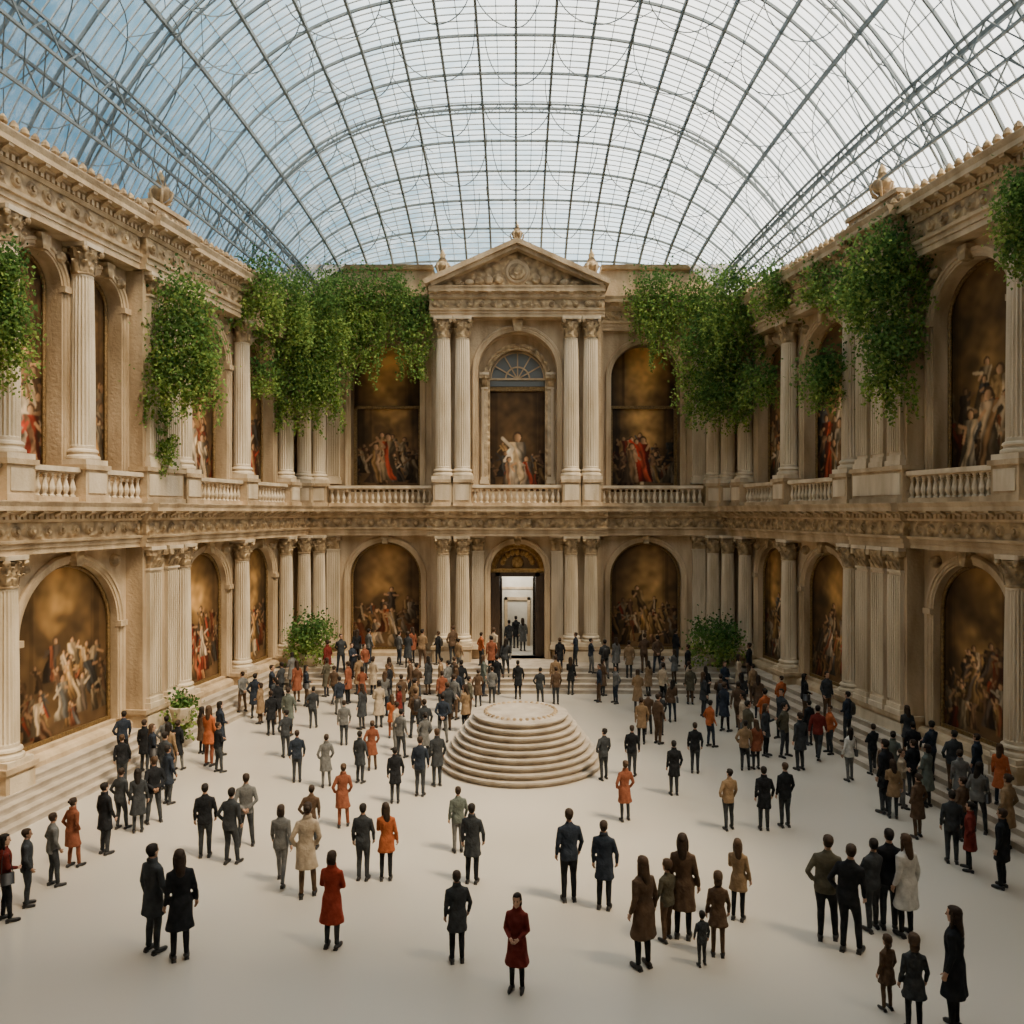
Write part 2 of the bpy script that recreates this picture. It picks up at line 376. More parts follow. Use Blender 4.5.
    k_=img.copy(); k_[1:-1,1:-1]=(img[1:-1,1:-1]*2+img[:-2,1:-1]+img[2:,1:-1]+img[1:-1,:-2]+img[1:-1,2:])/6.; img=k_
    img=img*np.array([1.28,1.12,.92])+np.array([.008,.005,.0025])
    return np.clip(img,.004,.9)
def canvas(F,a0,a1,z0,z1,n,seed,parent,**kw):
    w,h=a1-a0,z1-z0; nx=int(min(130,max(70,w*36))); ny=int(nx*h/w)
    img=paint_canvas(seed,w,h,nx,ny,**kw)
    us=np.linspace(a0,a1,nx); vs_=np.linspace(z0,z1,ny)
    v=[F(u,n,z) for z in vs_ for u in us]
    f=[(j*nx+i,j*nx+i+1,(j+1)*nx+i+1,(j+1)*nx+i) for j in range(ny-1) for i in range(nx-1)]
    me=bpy.data.meshes.new('canvas'); me.from_pydata(v,[],f); me.materials.append(PAINT)
    ca=me.color_attributes.new('col','FLOAT_COLOR','POINT')
    arr=np.ones((ny*nx,4),dtype=np.float32); arr[:,:3]=img.reshape(-1,3); ca.data.foreach_set('color',arr.ravel())
    me.update(); return link('canvas',me,parent)
FRM=[(-.12,0),(-.12,.05),(-.08,.09),(-.03,.08),(0,.03),(.0,-.02)]
def arched_painting(F,a0,a1,zb,apex,depth,seed,name='arched_painting',frame=True,**kw):
    e=empty(name); canvas(F,a0-.02,a1+.02,zb-.02,apex+.02,-depth+.03,seed,e,**kw)
    if frame:
        mb=MB(); arch_mould(mb,F,a0,a1,apex,FRM,zb,n=-depth+.05,mat=0)
        mb.box(F,a0,a1,-depth+.04,-depth+.12,zb,zb+.12,0)
        mb.obj('frame',[FRAME],parent=e)
    return e
# ------------------------------------------------------------ side walls
LOWZ0,LOWC0,LOWC1,MIDT=.85,1.35,6.85,8.3
UPC0,UPC1,UPT=9.4,16.0,17.75
DU=.55
def side_wall(F,name,bays,piers,cols,upper,ucols):
    mb=MB()
    Y0,Y1=-6.,40.
    def run(openings,z0,z1):
        cur=Y0
        for i,(a0,a1,zb,ap,dp) in enumerate(openings):
            nxt=openings[i+1][0] if i+1<len(openings) else None
            e=(a1+nxt)/2 if nxt else Y1
            arch_bay(mb,F,cur,e,z0,z1,a0,a1,zb,ap,dp,0,ST,ST)
            arch_mould(mb,F,a0,a1,ap,AM,zb,0,ST)
            keystone(mb,F,(a0+a1)/2,ap,h=.38)
            mb.box(F,a0-.32,a0+.02,0,.2,ap-(a1-a0)/2-.12,ap-(a1-a0)/2+.06,ST); mb.box(F,a1-.02,a1+.32,0,.2,ap-(a1-a0)/2-.12,ap-(a1-a0)/2+.06,ST)
            for sx in (a0+.12,a1-.12):
                p=F(sx,.05,ap-.02); mb.ell(p,(.22,.22,.2),10,6,CV)
            cur=e
    run(bays,0,LOWC1+.02); run(upper,MIDT-.3,UPC1+.02)
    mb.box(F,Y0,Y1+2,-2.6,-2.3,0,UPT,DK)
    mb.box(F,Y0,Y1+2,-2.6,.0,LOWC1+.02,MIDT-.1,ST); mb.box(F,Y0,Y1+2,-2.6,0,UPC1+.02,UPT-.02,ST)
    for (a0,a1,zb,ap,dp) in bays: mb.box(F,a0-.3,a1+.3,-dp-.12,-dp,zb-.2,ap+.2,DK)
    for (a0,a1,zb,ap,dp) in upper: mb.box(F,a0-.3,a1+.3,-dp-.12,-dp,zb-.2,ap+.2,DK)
    mb.prof(F,[(-.1,0),(.28,0),(.28,1.0),(.22,1.1),(.12,1.14),(-.1,1.14)],Y0,Y1,ST)
    for (p0,p1,n1) in piers:
        mb.box(F,p0,p1,0,n1-.14,LOWZ0,LOWC1,ST)
        pedestal(mb,F,p0-.04,p1+.04,0,n1,0.3,LOWC0+.1,ST)
        w=p1-p0; k=max(1,int(round(w/1.0))); pw=min(.62,w/k*.74)
        for i in range(k):
            c=p0+(i+.5)*w/k
            pilaster(mb,F,c-pw/2,c+pw/2,LOWC0+.1,LOWC1,n1-.14,n1)
        mb.box(F,p0,p1,0,n1-.14,MIDT,UPC1,ST); pedestal(mb,F,p0-.04,p1+.04,0,n1+.05,MIDT,UPC0+.1,ST)
        for i in range(k):
            c=p0+(i+.5)*w/k
            pilaster(mb,F,c-pw/2,c+pw/2,UPC0+.1,UPC1,n1-.14,n1)
    wall=mb.obj(name,MATS)
    t=MB(); n=.68
    entab(t,F,Y0,Y1-.3,LOWC1,n,MIDT-LOWC1,.42); entab(t,F,Y0,Y1-.3,UPC1,n,UPT-UPC1,.5)
    for (p0,p1,n1) in piers:
        entab(t,F,p0-.15,p1+.15,LOWC1,n1+.16,MIDT-LOWC1,.42,back=.3); entab(t,F,p0-.15,p1+.15,UPC1,n1+.16,UPT-UPC1,.52,back=.3)
        t.box(F,p0,p1,.2,n1+.2,UPT,UPT+.45,ST); t.box(F,p0-.08,p1+.08,.15,n1+.28,UPT+.45,UPT+.6,ST)
    s=Y0+.5
    while s<Y1-1:
        p=F(s,n+.3,UPT); t.rev(p,[(.11,0),(.08,.07),(.13,.15),(.10,.25),(.03,.34)],8,CV); s+=.36
    t.obj('trim_1' if F is FL else 'trim_2',MATS)
    cm=MB()
    for s in cols:
        column(F,s,.36,LOWC0,LOWC1,.33); pedestal(cm,F,s-.5,s+.5,0,.82,0.3,LOWC0,ST)
    for s in ucols:
        column(F,s,.36,UPC0,UPC1,.35)
    stops=sorted([(s-.5,s+.5) for s in ucols]+[(p0,p1) for p0,p1,_ in piers])
    for s in ucols: pedestal(cm,F,s-.48,s+.48,0,.84,MIDT,UPC0,ST)
    cm.obj('trim_4' if F is FL else 'trim_5',MATS)
    cur=8.
    for a,b in stops:
        if a-cur>.5: balustrade(F,cur,a,.52,MIDT,9.3)
        cur=max(cur,b)
    if Y1-1.0-cur>.5: balustrade(F,cur,Y1-1.0,.52,MIDT,9.3)
    return wall
LB=[(10.5,14.0),(16.6,20.4),(22.0,26.1),(29.9,32.9),(34.3,37.0)]
RB=[(10.5,14.0),(16.6,20.4),(22.1,25.2),(29.8,33.0),(34.4,37.1)]
LU=[(10.5,14.0),(17.3,20.3),(21.8,23.6),(24.6,26.3),(29.9,32.9),(34.3,37.0)]
RU=[(10.5,14.0),(17.3,20.3),(22.1,25.2),(29.8,33.0),(34.4,37.1)]
side_wall(FL,'wall_left',[(a,b,1.25,6.45,.3) for a,b in LB],[(14.5,16.2,.75),(26.6,28.6,.75)],[9.7,21.2,29.25,33.6,37.7],
  [(a,b,9.0,15.5,DU) for a,b in LU],[9.7,21.2,24.1,29.25,33.6,37.7])
side_wall(FR,'wall_right',[(a,b,1.25,6.45,.3) for a,b in RB],[(14.5,16.2,.75),(25.7,28.4,.75)],[9.7,21.5,29.15,33.7,37.8],
  [(a,b,9.0,15.5,DU) for a,b in RU],[9.7,21.4,29.15,33.7,37.8])
sd=11
WH=(.52,.46,.37); RD=(.36,.05,.028)
for F,L in ((FL,LB[1:]),(FR,RB[1:])):
    for a0,a1 in L:
        sd+=1; arched_painting(F,a0,a1,1.25,6.45,.3,sd,nf=27,glow=(.5+.18*math.sin(sd*1.7),.60),figh=.26,ybase=.05,slope=.6*math.sin(sd),
           mains=((.10,.40+.2*math.sin(sd),.27,[RD,WH][sd%2],.1),(.20,.62,.25,[WH,(.45,.28,.12)][sd%2],-.25),(.06,.22,.22,PAL[sd%len(PAL)],.3)))
for F,L in ((FL,LU[1:]),(FR,RU[1:])):
    for a0,a1 in L:
        sd+=1; arched_painting(F,a0,a1,9.0,15.5,DU,sd,nf=18,frame=True,glow=(.5,.46),figh=.32,gs=.6,ybase=.02,top=.15,
            mains=((.05,.45,.38,WH if sd%2 else (.42,.33,.23),.08),(.04,.74,.30,RD if sd%3==0 else WH,-.1)))
# ------------------------------------------------------------ back wall
mb=MB()
WA=[(-8.3,-4.75),(4.7,8.25)]
PX0,PX1=-4.1,4.2
for (a0,a1),(s0,s1) in zip(WA,((-13.5,PX0),(PX1,13.5))):
    arch_bay(mb,FB,s0,s1,0,6.9,a0,a1,1.1,6.5,.3,0,ST); arch_mould(mb,FB,a0,a1,6.5,AM,1.1,0,ST); keystone(mb,FB,(a0+a1)/2,6.5,h=.38)
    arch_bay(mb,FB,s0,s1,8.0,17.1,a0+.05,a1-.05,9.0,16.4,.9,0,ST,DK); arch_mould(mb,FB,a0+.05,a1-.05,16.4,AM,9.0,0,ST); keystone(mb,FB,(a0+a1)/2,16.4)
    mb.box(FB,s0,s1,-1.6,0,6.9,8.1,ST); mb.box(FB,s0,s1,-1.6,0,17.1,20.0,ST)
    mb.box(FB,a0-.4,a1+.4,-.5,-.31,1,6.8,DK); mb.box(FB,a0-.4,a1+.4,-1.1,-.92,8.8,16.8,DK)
    mb.prof(FB,[(-.1,0),(.28,0),(.28,1.0),(.2,1.05),(-.1,1.1)],s0,s1,ST)
    c=-9.1 if a0<0 else 9.1
    pilaster(mb,FB,c-.3,c+.3,1.35,6.9,0,.25); pilaster(mb,FB,c-.3,c+.3,9.4,17.0,0,.25)
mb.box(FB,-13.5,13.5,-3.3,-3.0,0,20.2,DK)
PN=1.0
arch_bay(mb,FB,PX0,PX1,0,6.9,-1.25,1.4,.85,6.45,.9,PN,ST,ST); arch_mould(mb,FB,-1.25,1.4,6.45,AM,.85,PN,ST); keystone(mb,FB,.075,6.45,PN,h=.38)
arch_bay(mb,FB,PX0,PX1,8.0,17.6,-1.85,2.0,9.0,16.8,.75,PN,ST,ST); arch_mould(mb,FB,-1.85,2.0,16.8,AM,9.0,PN,ST); keystone(mb,FB,.075,16.8,PN,.3,.7)
for sx in (PX0,PX1): mb.box(FB,sx-.03,sx+.03,-.5,PN,0,17.6,ST)
arch_bay(mb,FB,-2.2,2.35,8.6,17.2,-1.3,1.45,9.0,16.05,.45,PN-.75,ST,ST); arch_mould(mb,FB,-1.3,1.45,16.05,[(0,0),(0,.08),(.12,.1),(.14,.16),(.28,.16),(.3,0)],9.0,PN-.75,CV)
mb.box(FB,-1.6,1.75,-.3,-.2,8.8,16.4,DK)
mb.box(FB,PX0,PX1,-.6,PN,6.9,8.1,ST); mb.box(FB,PX0,PX1,-.6,PN,17.58,17.8,ST)
for sx in (-1.7,1.58): pilaster(mb,FB,sx,sx+.28,9.4,14.9,PN-.75,PN-.6)
for c in (-1.85,2.0): pilaster(mb,FB,c-.27,c+.27,1.35,6.85,PN,PN+.22)
wall_back=mb.obj('wall_back',MATS)
t=MB()
for s0,s1 in ((-11.3,PX0),(PX1,11.3)):
    entab(t,FB,s0,s1,6.85,.55,1.45,.42); entab(t,FB,s0,s1,17.0,.4,1.6,.5)
    t.box(FB,s0,s1,.0,.3,18.6,20.0,ST); t.prof(FB,[(-.2,20.0),(.5,20.0),(.6,20.2),(-.2,20.2)],s0,s1,ST)
entab(t,FB,-4.25,4.35,6.85,PN+.95,1.45,.42,back=.2)
PZ=18.75
entab(t,FB,-4.15,4.25,17.35,PN+.75,1.4,.35,back=.2)
nn=PN+.75
apx=.05; hw=4.35; ph=1.95
def tri(n0,n1,s,z0,h,mat):
    vs=[FB(apx+a,n,z) for n in (n0,n1) for a,z in ((-s,z0),(s,z0),(0,z0+h))]
    t.add(vs,[(0,1,2),(3,4,5),(0,1,4,3),(1,2,5,4),(2,0,3,5)],mat)
tri(-.3,nn-.1,hw-.25,PZ,ph-.2,CV)
for sg in (-1,1):
    for (off,w,h) in ((0,.24,nn+.6),(-.2,.2,nn+.4)):
        vs=[]
        for nq in (-.3,h):
            for a,z in ((sg*(hw+off*1.5),PZ+off*.2),(0,PZ+ph+off),(0,PZ+ph+off+w),(sg*(hw+off*1.5+.1),PZ+w*.9+off*.2)):
                vs.append(FB(apx+a,nq,z))
        t.add(vs,[(0,1,2,3),(4,5,6,7),(0,1,5,4),(2,3,7,6),(3,0,4,7),(1,2,6,5)],ST)
for R,hh in ((.62,.10),(.45,.18),(.2,.28)):
    vs=[FB(apx+R*math.cos(a*pi/10),nn-.1,PZ+.75+R*math.sin(a*pi/10)) for a in range(20)]+[FB(apx+R*.85*math.cos(a*pi/10),nn-.1+hh,PZ+.75+R*.85*math.sin(a*pi/10)) for a in range(20)]
    t.add(vs,[(a,(a+1)%20,20+(a+1)%20,20+a) for a in range(20)]+[tuple(range(20,40))],ST if R>.5 else CV)
for sg in (-1,1):
    for q in range(5):
        p=FB(apx+sg*(.9+q*.46),nn-.05,PZ+.40-q*.05); t.ell(p,(.23,.1,.24-q*.033),10,6,ST if q%2 else CV)
t.obj('trim_3',MATS)
def finial(p,k=1.0,name='stone_finial'):
    f=MB(); f.rev((0,0,0),[(.28,0),(.28,.12),(.16,.18),(.12,.3),(.26,.45),(.34,.62),(.30,.78),(.16,.85),(.2,.92),(.12,1.05),(.14,1.15),(.02,1.4)],16,2)
    for q in range(6):
        a=q*pi/3; f.tube([(.12*math.cos(a),.12*math.sin(a),.2),(.36*math.cos(a),.36*math.sin(a),.35),(.42*math.cos(a),.42*math.sin(a),.6),(.3*math.cos(a),.3*math.sin(a),.7)],[.04,.05,.04,.03],6,0)
    o=f.obj(name,MATS,True); o.location=p; o.scale=(k,k,k); return o
finial(FB(apx,1.4,PZ+ph+.2),.8)
finial(FB(-3.55,1.3,PZ+.4),1.1); finial(FB(3.65,1.3,PZ+.4),1.1)
finial(FL(27.6,.6,UPT+.6),1.0); finial(FR(27,.6,UPT+.6),1.0); finial(FL(15.3,.6,UPT+.6),1.0); finial(FR(15.3,.6,UPT+.6),1.0)
pm=MB()
CXS=[-3.50,-2.58,2.66,3.60]
for c in CXS:
    column(FB,c,PN+.45,1.6,6.85,.34); column(FB,c,PN+.45,9.55,17.35,.38)
for a,b in ((-3.98,-2.15),(2.22,4.08)):
    pedestal(pm,FB,a,b,PN-.1,PN+.95,.6,1.6,ST)
for c in CXS: pedestal(pm,FB,c-.44,c+.44,PN-.1,PN+.95,8.3,9.55,ST)
for sg in (-1,1):
    for c,n_ in ((10.35,.9),(9.75,.42)):
        column(FB,sg*c,n_,1.35,6.85,.33); column(FB,sg*c,n_,9.4,17.0,.34)
        pedestal(pm,FB,sg*c-.45,sg*c+.45,0,n_+.45,.3,1.35,ST); pedestal(pm,FB,sg*c-.44,sg*c+.44,0,n_+.45,8.3,9.4,ST)
pm.obj('trim_6',MATS)
balustrade(FB,-9.2,PX0,.55,8.3,9.3); balustrade(FB,PX1,9.2,.55,8.3,9.3); balustrade(FB,-2.1,2.18,PN+.7,8.3,9.3)
arched_painting(FB,-8.3,-4.75,1.1,6.5,.3,61,nf=24,glow=(.5,.5),figh=.27,top=.2,mains=((.16,.45,.27,(.36,.09,.04),.1),(.14,.6,.26,(.48,.34,.18),-.1)))
arched_painting(FB,4.7,8.25,1.1,6.5,.3,62,nf=24,glow=(.5,.45),figh=.26,top=.2,mains=((.18,.5,.24,(.54,.30,.10),0),(.14,.62,.22,(.44,.27,.11),-.2)))
def niche_picture(a0,a1,seed,**kw):
    e=empty('framed_painting'); canvas(FB,a0,a1,9.3,13.3,-.80,seed,e,**kw)
    f=MB(); 
    for b in ((a0-.1,a0+.06,9.2,13.4),(a1-.06,a1+.1,9.2,13.4),(a0-.1,a1+.1,13.25,13.4),(a0-.1,a1+.1,9.15,9.35)): f.box(FB,b[0],b[1],-.86,-.68,b[2],b[3],0)
    f.obj('frame',[FRAME],parent=e)
niche_picture(-8.15,-4.9,71,nf=24,glow=(.5,.8),figh=.42,top=.3,mains=((.08,.5,.62,(.44,.33,.2),0),(.05,.28,.52,(.36,.25,.17),.05)))
niche_picture(4.85,8.1,72,nf=24,glow=(.5,.8),figh=.42,top=.3,mains=((.06,.5,.60,(.46,.035,.02),0),(.05,.3,.52,(.40,.27,.17),.05)))
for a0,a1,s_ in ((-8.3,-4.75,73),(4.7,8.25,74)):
    arched_painting(FB,a0,a1,9.0,16.45,.9,s_,name='niche_painted_glow',frame=False,nf=2,rows=1,glow=(.5,.76),figh=.02,gs=.7,top=.9)  # niche back panel, warm lamp glow painted into its vertex colours
e=empty('framed_painting'); canvas(FB,-1.3,1.45,9.0,14.1,-.15,81,e,nf=15,glow=(.5,.25),gs=.5,figh=.26,top=0,mains=((.03,.5,.58,(.62,.56,.47),0),(.03,.3,.33,(.34,.29,.23),.15),(.03,.7,.34,(.34,.29,.23),-.1)))
f=MB(); f.box(FB,-1.4,1.56,-.2,-.02,14.05,14.25,0); f.obj('frame',[FRAME],parent=e)
w=MB(); w.box(FB,-1.5,1.65,-.19,-.12,14.3,16.25,0)
for i in range(1,6):
    a=pi*i/6; c=FB(.08,-.06,14.65); w.beam([c,FB(.08+1.36*math.cos(a),-.06,14.65+1.36*math.sin(a))],.06,.06,1,up=(0,1,0))
for R in (.6,1.33):
    w.beam([FB(.08+R*math.cos(pi*i/16),-.06,14.65+R*math.sin(pi*i/16)) for i in range(17)],.07,.07,1,up=(0,1,0))
w.beam([FB(-1.4,-.06,14.65),FB(1.56,-.06,14.65)],.09,.09,1)
w.obj('window_1',[WINP,STONE])
# doorway, open onto a lit vestibule
d=MB()
d.box(FB,-1.3,1.45,PN-1.0,PN-.85,5.0,6.5,1)
arch_mould(d,FB,-1.25,1.4,6.45,[(-.02,.0),(-.02,.12),(-.2,.18),(-.28,.05)],5.3,n=PN-.85,mat=2,jamb=False)
d.box(FB,-1.25,1.4,PN-.86,PN-.66,4.95,5.2,2)
for q in range(9):
    a=pi*(q+.5)/9; d.ell(FB(.075+.75*math.cos(a),PN-.82,5.4+.6*math.sin(a)),(.14,.08,.16),8,6,2)
d.ell(FB(.075,PN-.8,5.5),(.3,.12,.3),12,8,2)
for sx in (-1.3,.95): d.box(FB,sx,sx+.5,PN-1.0,PN-.62,.85,5.0,0)
d.box(FB,-1.02,1.18,PN-.9,PN-.62,4.8,5.0,0)
for l0,sg in ((-.78,1),(.93,-1)):
    F2=lambda s,n,z,l0=l0,sg=sg: (l0+sg*n, YB-PN+.95+s, z)
    d.box(F2,0,.85,0,.05,.87,4.8,3)
    for a,b in ((0,.09),(.76,.85)): d.box(F2,a,b,-.02,.08,.87,4.8,0)
    for z in (.87,2.2,3.5,4.68): d.box(F2,0,.85,-.02,.08,z,z+.12,0)
d.obj('door_1',[WOOD,DARKST,GOLD,PANE])
v=MB()
v.box(FW,-1.9,2.05,YB-.1,YB+2.9,.75,.86,0); v.box(FW,-1.9,2.05,YB+2.8,YB+2.95,.85,5.6,0)
v.box(FW,-2.0,-1.9,YB-.1,YB+2.9,.85,5.6,0); v.box(FW,2.05,2.15,YB-.1,YB+2.9,.85,5.6,0); v.box(FW,-2.0,2.15,YB-.1,YB+2.95,5.5,5.6,0)
v.box(FW,-2.0,-.9,YB-.12,YB-.02,.85,5.6,0); v.box(FW,1.05,2.15,YB-.12,YB-.02,.85,5.6,0)
for a,b,c,e_ in ((-.6,-.45,.86,3.45),(.6,.75,.86,3.45),(-.6,.75,3.3,3.45),(-.9,1.05,3.9,4.0)): v.box(FW,a,b,YB+2.68,YB+2.8,c,e_,2)
v.obj('wall_vestibule',[WHITEW,DARKST,STONE])
vl=MB(); vl.rev((0,0,0),[(.02,.5),(.02,.12),(.06,.1),(.2,.0),(.2,-.06),(.05,-.1)],16,0)
vo=vl.obj('added_fill_fitting',[GOLD],True); vo.location=(.07,YB+1.4,5.0)
ld=bpy.data.lights.new('added_fill_light','POINT'); ld.energy=200; ld.color=(1,.93,.8); ld.shadow_soft_size=.3; q=link('added_fill_light',ld,vo,(0,0,-.45))  # fill light added to brighten the doorway, its hidden fitting is made up
# ------------------------------------------------------------ floor, steps
mb=MB(); mb.add([(-22,-6,0),(22,-6,0),(22,44,0),(-22,44,0)],[(0,1,2,3)],0); mb.obj('floor',[FLOORM])
LEDL,TRL=.35,.22; LEDR,TRR=.6,.36; BF,TRB=3.4,.36
def stepprof(led,tr,n0=0):
    pts=[(n0,0),(n0,.85)]
    z=.85;n=led
    for i in range(5):
        pts+= [(n+.02,z),(n+.02,z-.04),(n,z-.04)]; z-=.17; pts.append((n,z)); n+=tr
    return pts
for F,led,tr in ((FL,LEDL,TRL),(FR,LEDR,TRR)):
    s=MB(); s.prof(F,stepprof(led+.3,tr),-6,38,0); s.obj('stone_steps',[STEPM])
s=MB(); s.prof(FB,stepprof(BF,TRB),-11.5,11.5,0); s.obj('stone_steps',[STEPM])
def ground_z(X,Y):
    best=0
    for sg,led,tr in ((-1,LEDL+.3,TRL),(1,LEDR+.3,TRR)):
        xx=X*sg
        n=(B0-K*Y-xx)/LN
        k=math.ceil((n-led)/tr); z=.85-.17*max(0,k); best=max(best,z if z>0.01 else 0)
    n=YB-Y; k=math.ceil((n-BF)/TRB); z=.85-.17*max(0,k); best=max(best,z if z>.01 else 0)
    return best
PX,PY=.15,25.7
s=MB(); NS=9; pts=[]
for i in range(NS):
    r=2.6-i*.14; z=i*.175
    pts+=[(r-.04,z),(r-.04,z+.11),(r+.04,z+.12),(r+.04,z+.175)]
pts+=[(1.2,NS*.175),(1.15,NS*.175+.05),(0.01,NS*.175+.05)]
s.rev((0,0,0),pts,72,0)
for q in range(36):
    a=2*pi*q/36; s.ell((1.12*math.cos(a),1.12*math.sin(a),NS*.175+.04),(.07,.07,.06),6,5,1)
o=s.obj('round_stepped_platform',[STEPM,CARV]); o.location=(PX,PY,0)
# ------------------------------------------------------------ roof
def W(Y): return B0-K*Y+.25
def roof(u,Y):
    t=min(1,max(0,(40.2-Y)/22)); h=math.sin(t*pi/2)**.7
    return Vector((u*W(Y),Y,17.95+2.3*(1-abs(u)**5)+7.0*h*(1-abs(u)**2.7)))
rp=empty('ceiling')
def Ys(n,a=-6,b=40.15): return [b-(b-a)*(i/n)**1.35 for i in range(n+1)]
g=MB(); yy=Ys(60); NU=60
vs=[tuple(roof(-1+2*i/NU,y)) for y in yy for i in range(NU+1)]
g.add(vs,[(j*(NU+1)+i,j*(NU+1)+i+1,(j+1)*(NU+1)+i+1,(j+1)*(NU+1)+i) for j in range(60) for i in range(NU)],0)
g.obj('glass_panes',[GLASS],True,rp)
b=MB(); us=[-1+2*i/18 for i in range(19)]
for i,u in enumerate(us):
    b.beam([roof(u,y)-Vector((0,0,.06)) for y in yy],.095,.15,0)
b.obj('main_ribs',[STEEL],parent=rp)
b=MB()
for i in range(18):
    u=us[i]+1/18
    b.beam([roof(u,y) for y in yy],.025,.035,0)
Y=40.0;k=0; ul=[-1+2*i/48 for i in range(49)]
while Y>-5:
    if k%6==0: b.beam([roof(u,Y)-Vector((0,0,.04)) for u in ul],.07,.09,1)
    else: b.beam([roof(u,Y) for u in ul],.032,.04,0)
    Y-=.22+.006*(40-Y) if Y>12 else .9; k+=1
b.obj('glazing_bars',[STEELT,STEEL],parent=rp)
b=MB()
TU=.90; DX=.022
for u0 in (-TU,TU):
    for dx in (-DX,DX):
        b.beam([roof(u0+dx,y)-Vector((0,0,.1)) for y in yy],.08,.08,0)
        b.beam([roof(u0+dx,y)-Vector((0,0,.85)) for y in yy],.08,.08,0)
    Y=40.;k=0
    while Y>0:
        Y2=Y-.7
        for dx in (-DX,DX):
            A=roof(u0+dx,Y)-Vector((0,0,.1 if k%2 else .85)); B=roof(u0+dx,Y2)-Vector((0,0,.85 if k%2 else .1)); b.beam([A,B],.04,.04,0)
        b.beam([roof(u0-DX,Y)-Vector((0,0,.85)),roof(u0+DX,Y2)-Vector((0,0,.85))],.035,.035,0)
        Y=Y2;k+=1
for Yt in (32.5,24.5,17.5,10,4):
    N=70
    b.beam([roof(-.98+1.96*i/N,Yt)-Vector((0,0,.12)) for i in range(N+1)],.06,.06,0)
    b.beam([roof(-.98+1.96*i/N,Yt)-Vector((0,0,.45)) for i in range(N+1)],.04,.04,0)
    for i in range(N):
        A=roof(-.98+1.96*i/N,Yt)-Vector((0,0,.12 if i%2 else .45)); B=roof(-.98+1.96*(i+1)/N,Yt)-Vector((0,0,.45 if i%2 else .12)); b.beam([A,B],.025,.025,0)
# branching curved struts: each springs from the rib lines and forks across the bays
rsb=random.Random(5)
for iu in range(1,18,2):
    u0=us[iu]; Y=39.
    while Y>13:
        for sg in (-1,1):
            L_=rsb.uniform(1.6,2.6); du=rsb.uniform(.07,.13)*sg
            pts=[]
            for q in range(9):
                t_=q/8; pts.append(roof(max(-.99,min(.99,u0+du*math.sin(t_*pi/2))),Y-L_*(1-math.cos(t_*pi/2)))-Vector((0,0,.16)))
            b.beam(pts,.03,.03,0)
            if abs(u0)>.4:
                A=pts[4]; B=roof(max(-.99,min(.99,u0+du*1.2)),Y+rsb.uniform(-.3,.7))-Vector((0,0,.16)); b.beam([A,A.lerp(B,.5)-Vector((0,0,.05)),B],.024,.024,0)
        Y-=rsb.uniform(2.2,2.9)
b.obj('lattice_trusses',[STEEL],parent=rp)
mb=MB(); yb_=[-6,-4,-2,0,2,4,6,8]
vs=[tuple(roof(-1+2*i/24,y)+Vector((0,0,.3))) for y in yb_ for i in range(25)]
mb.add(vs,[(j*25+i,j*25+i+1,(j+1)*25+i+1,(j+1)*25+i) for j in range(7) for i in range(24)],0)
mb.obj('added_roof_blocker',[DARKST],parent=rp)  # opaque sheet added out of view to shade the foreground floor
mb=MB(); mb.box(FW,-19,19,-6.4,-6,0,28,0); mb.obj('added_rear_blocker',[STONE])  # unseen wall added behind the camera to cut light from the rear
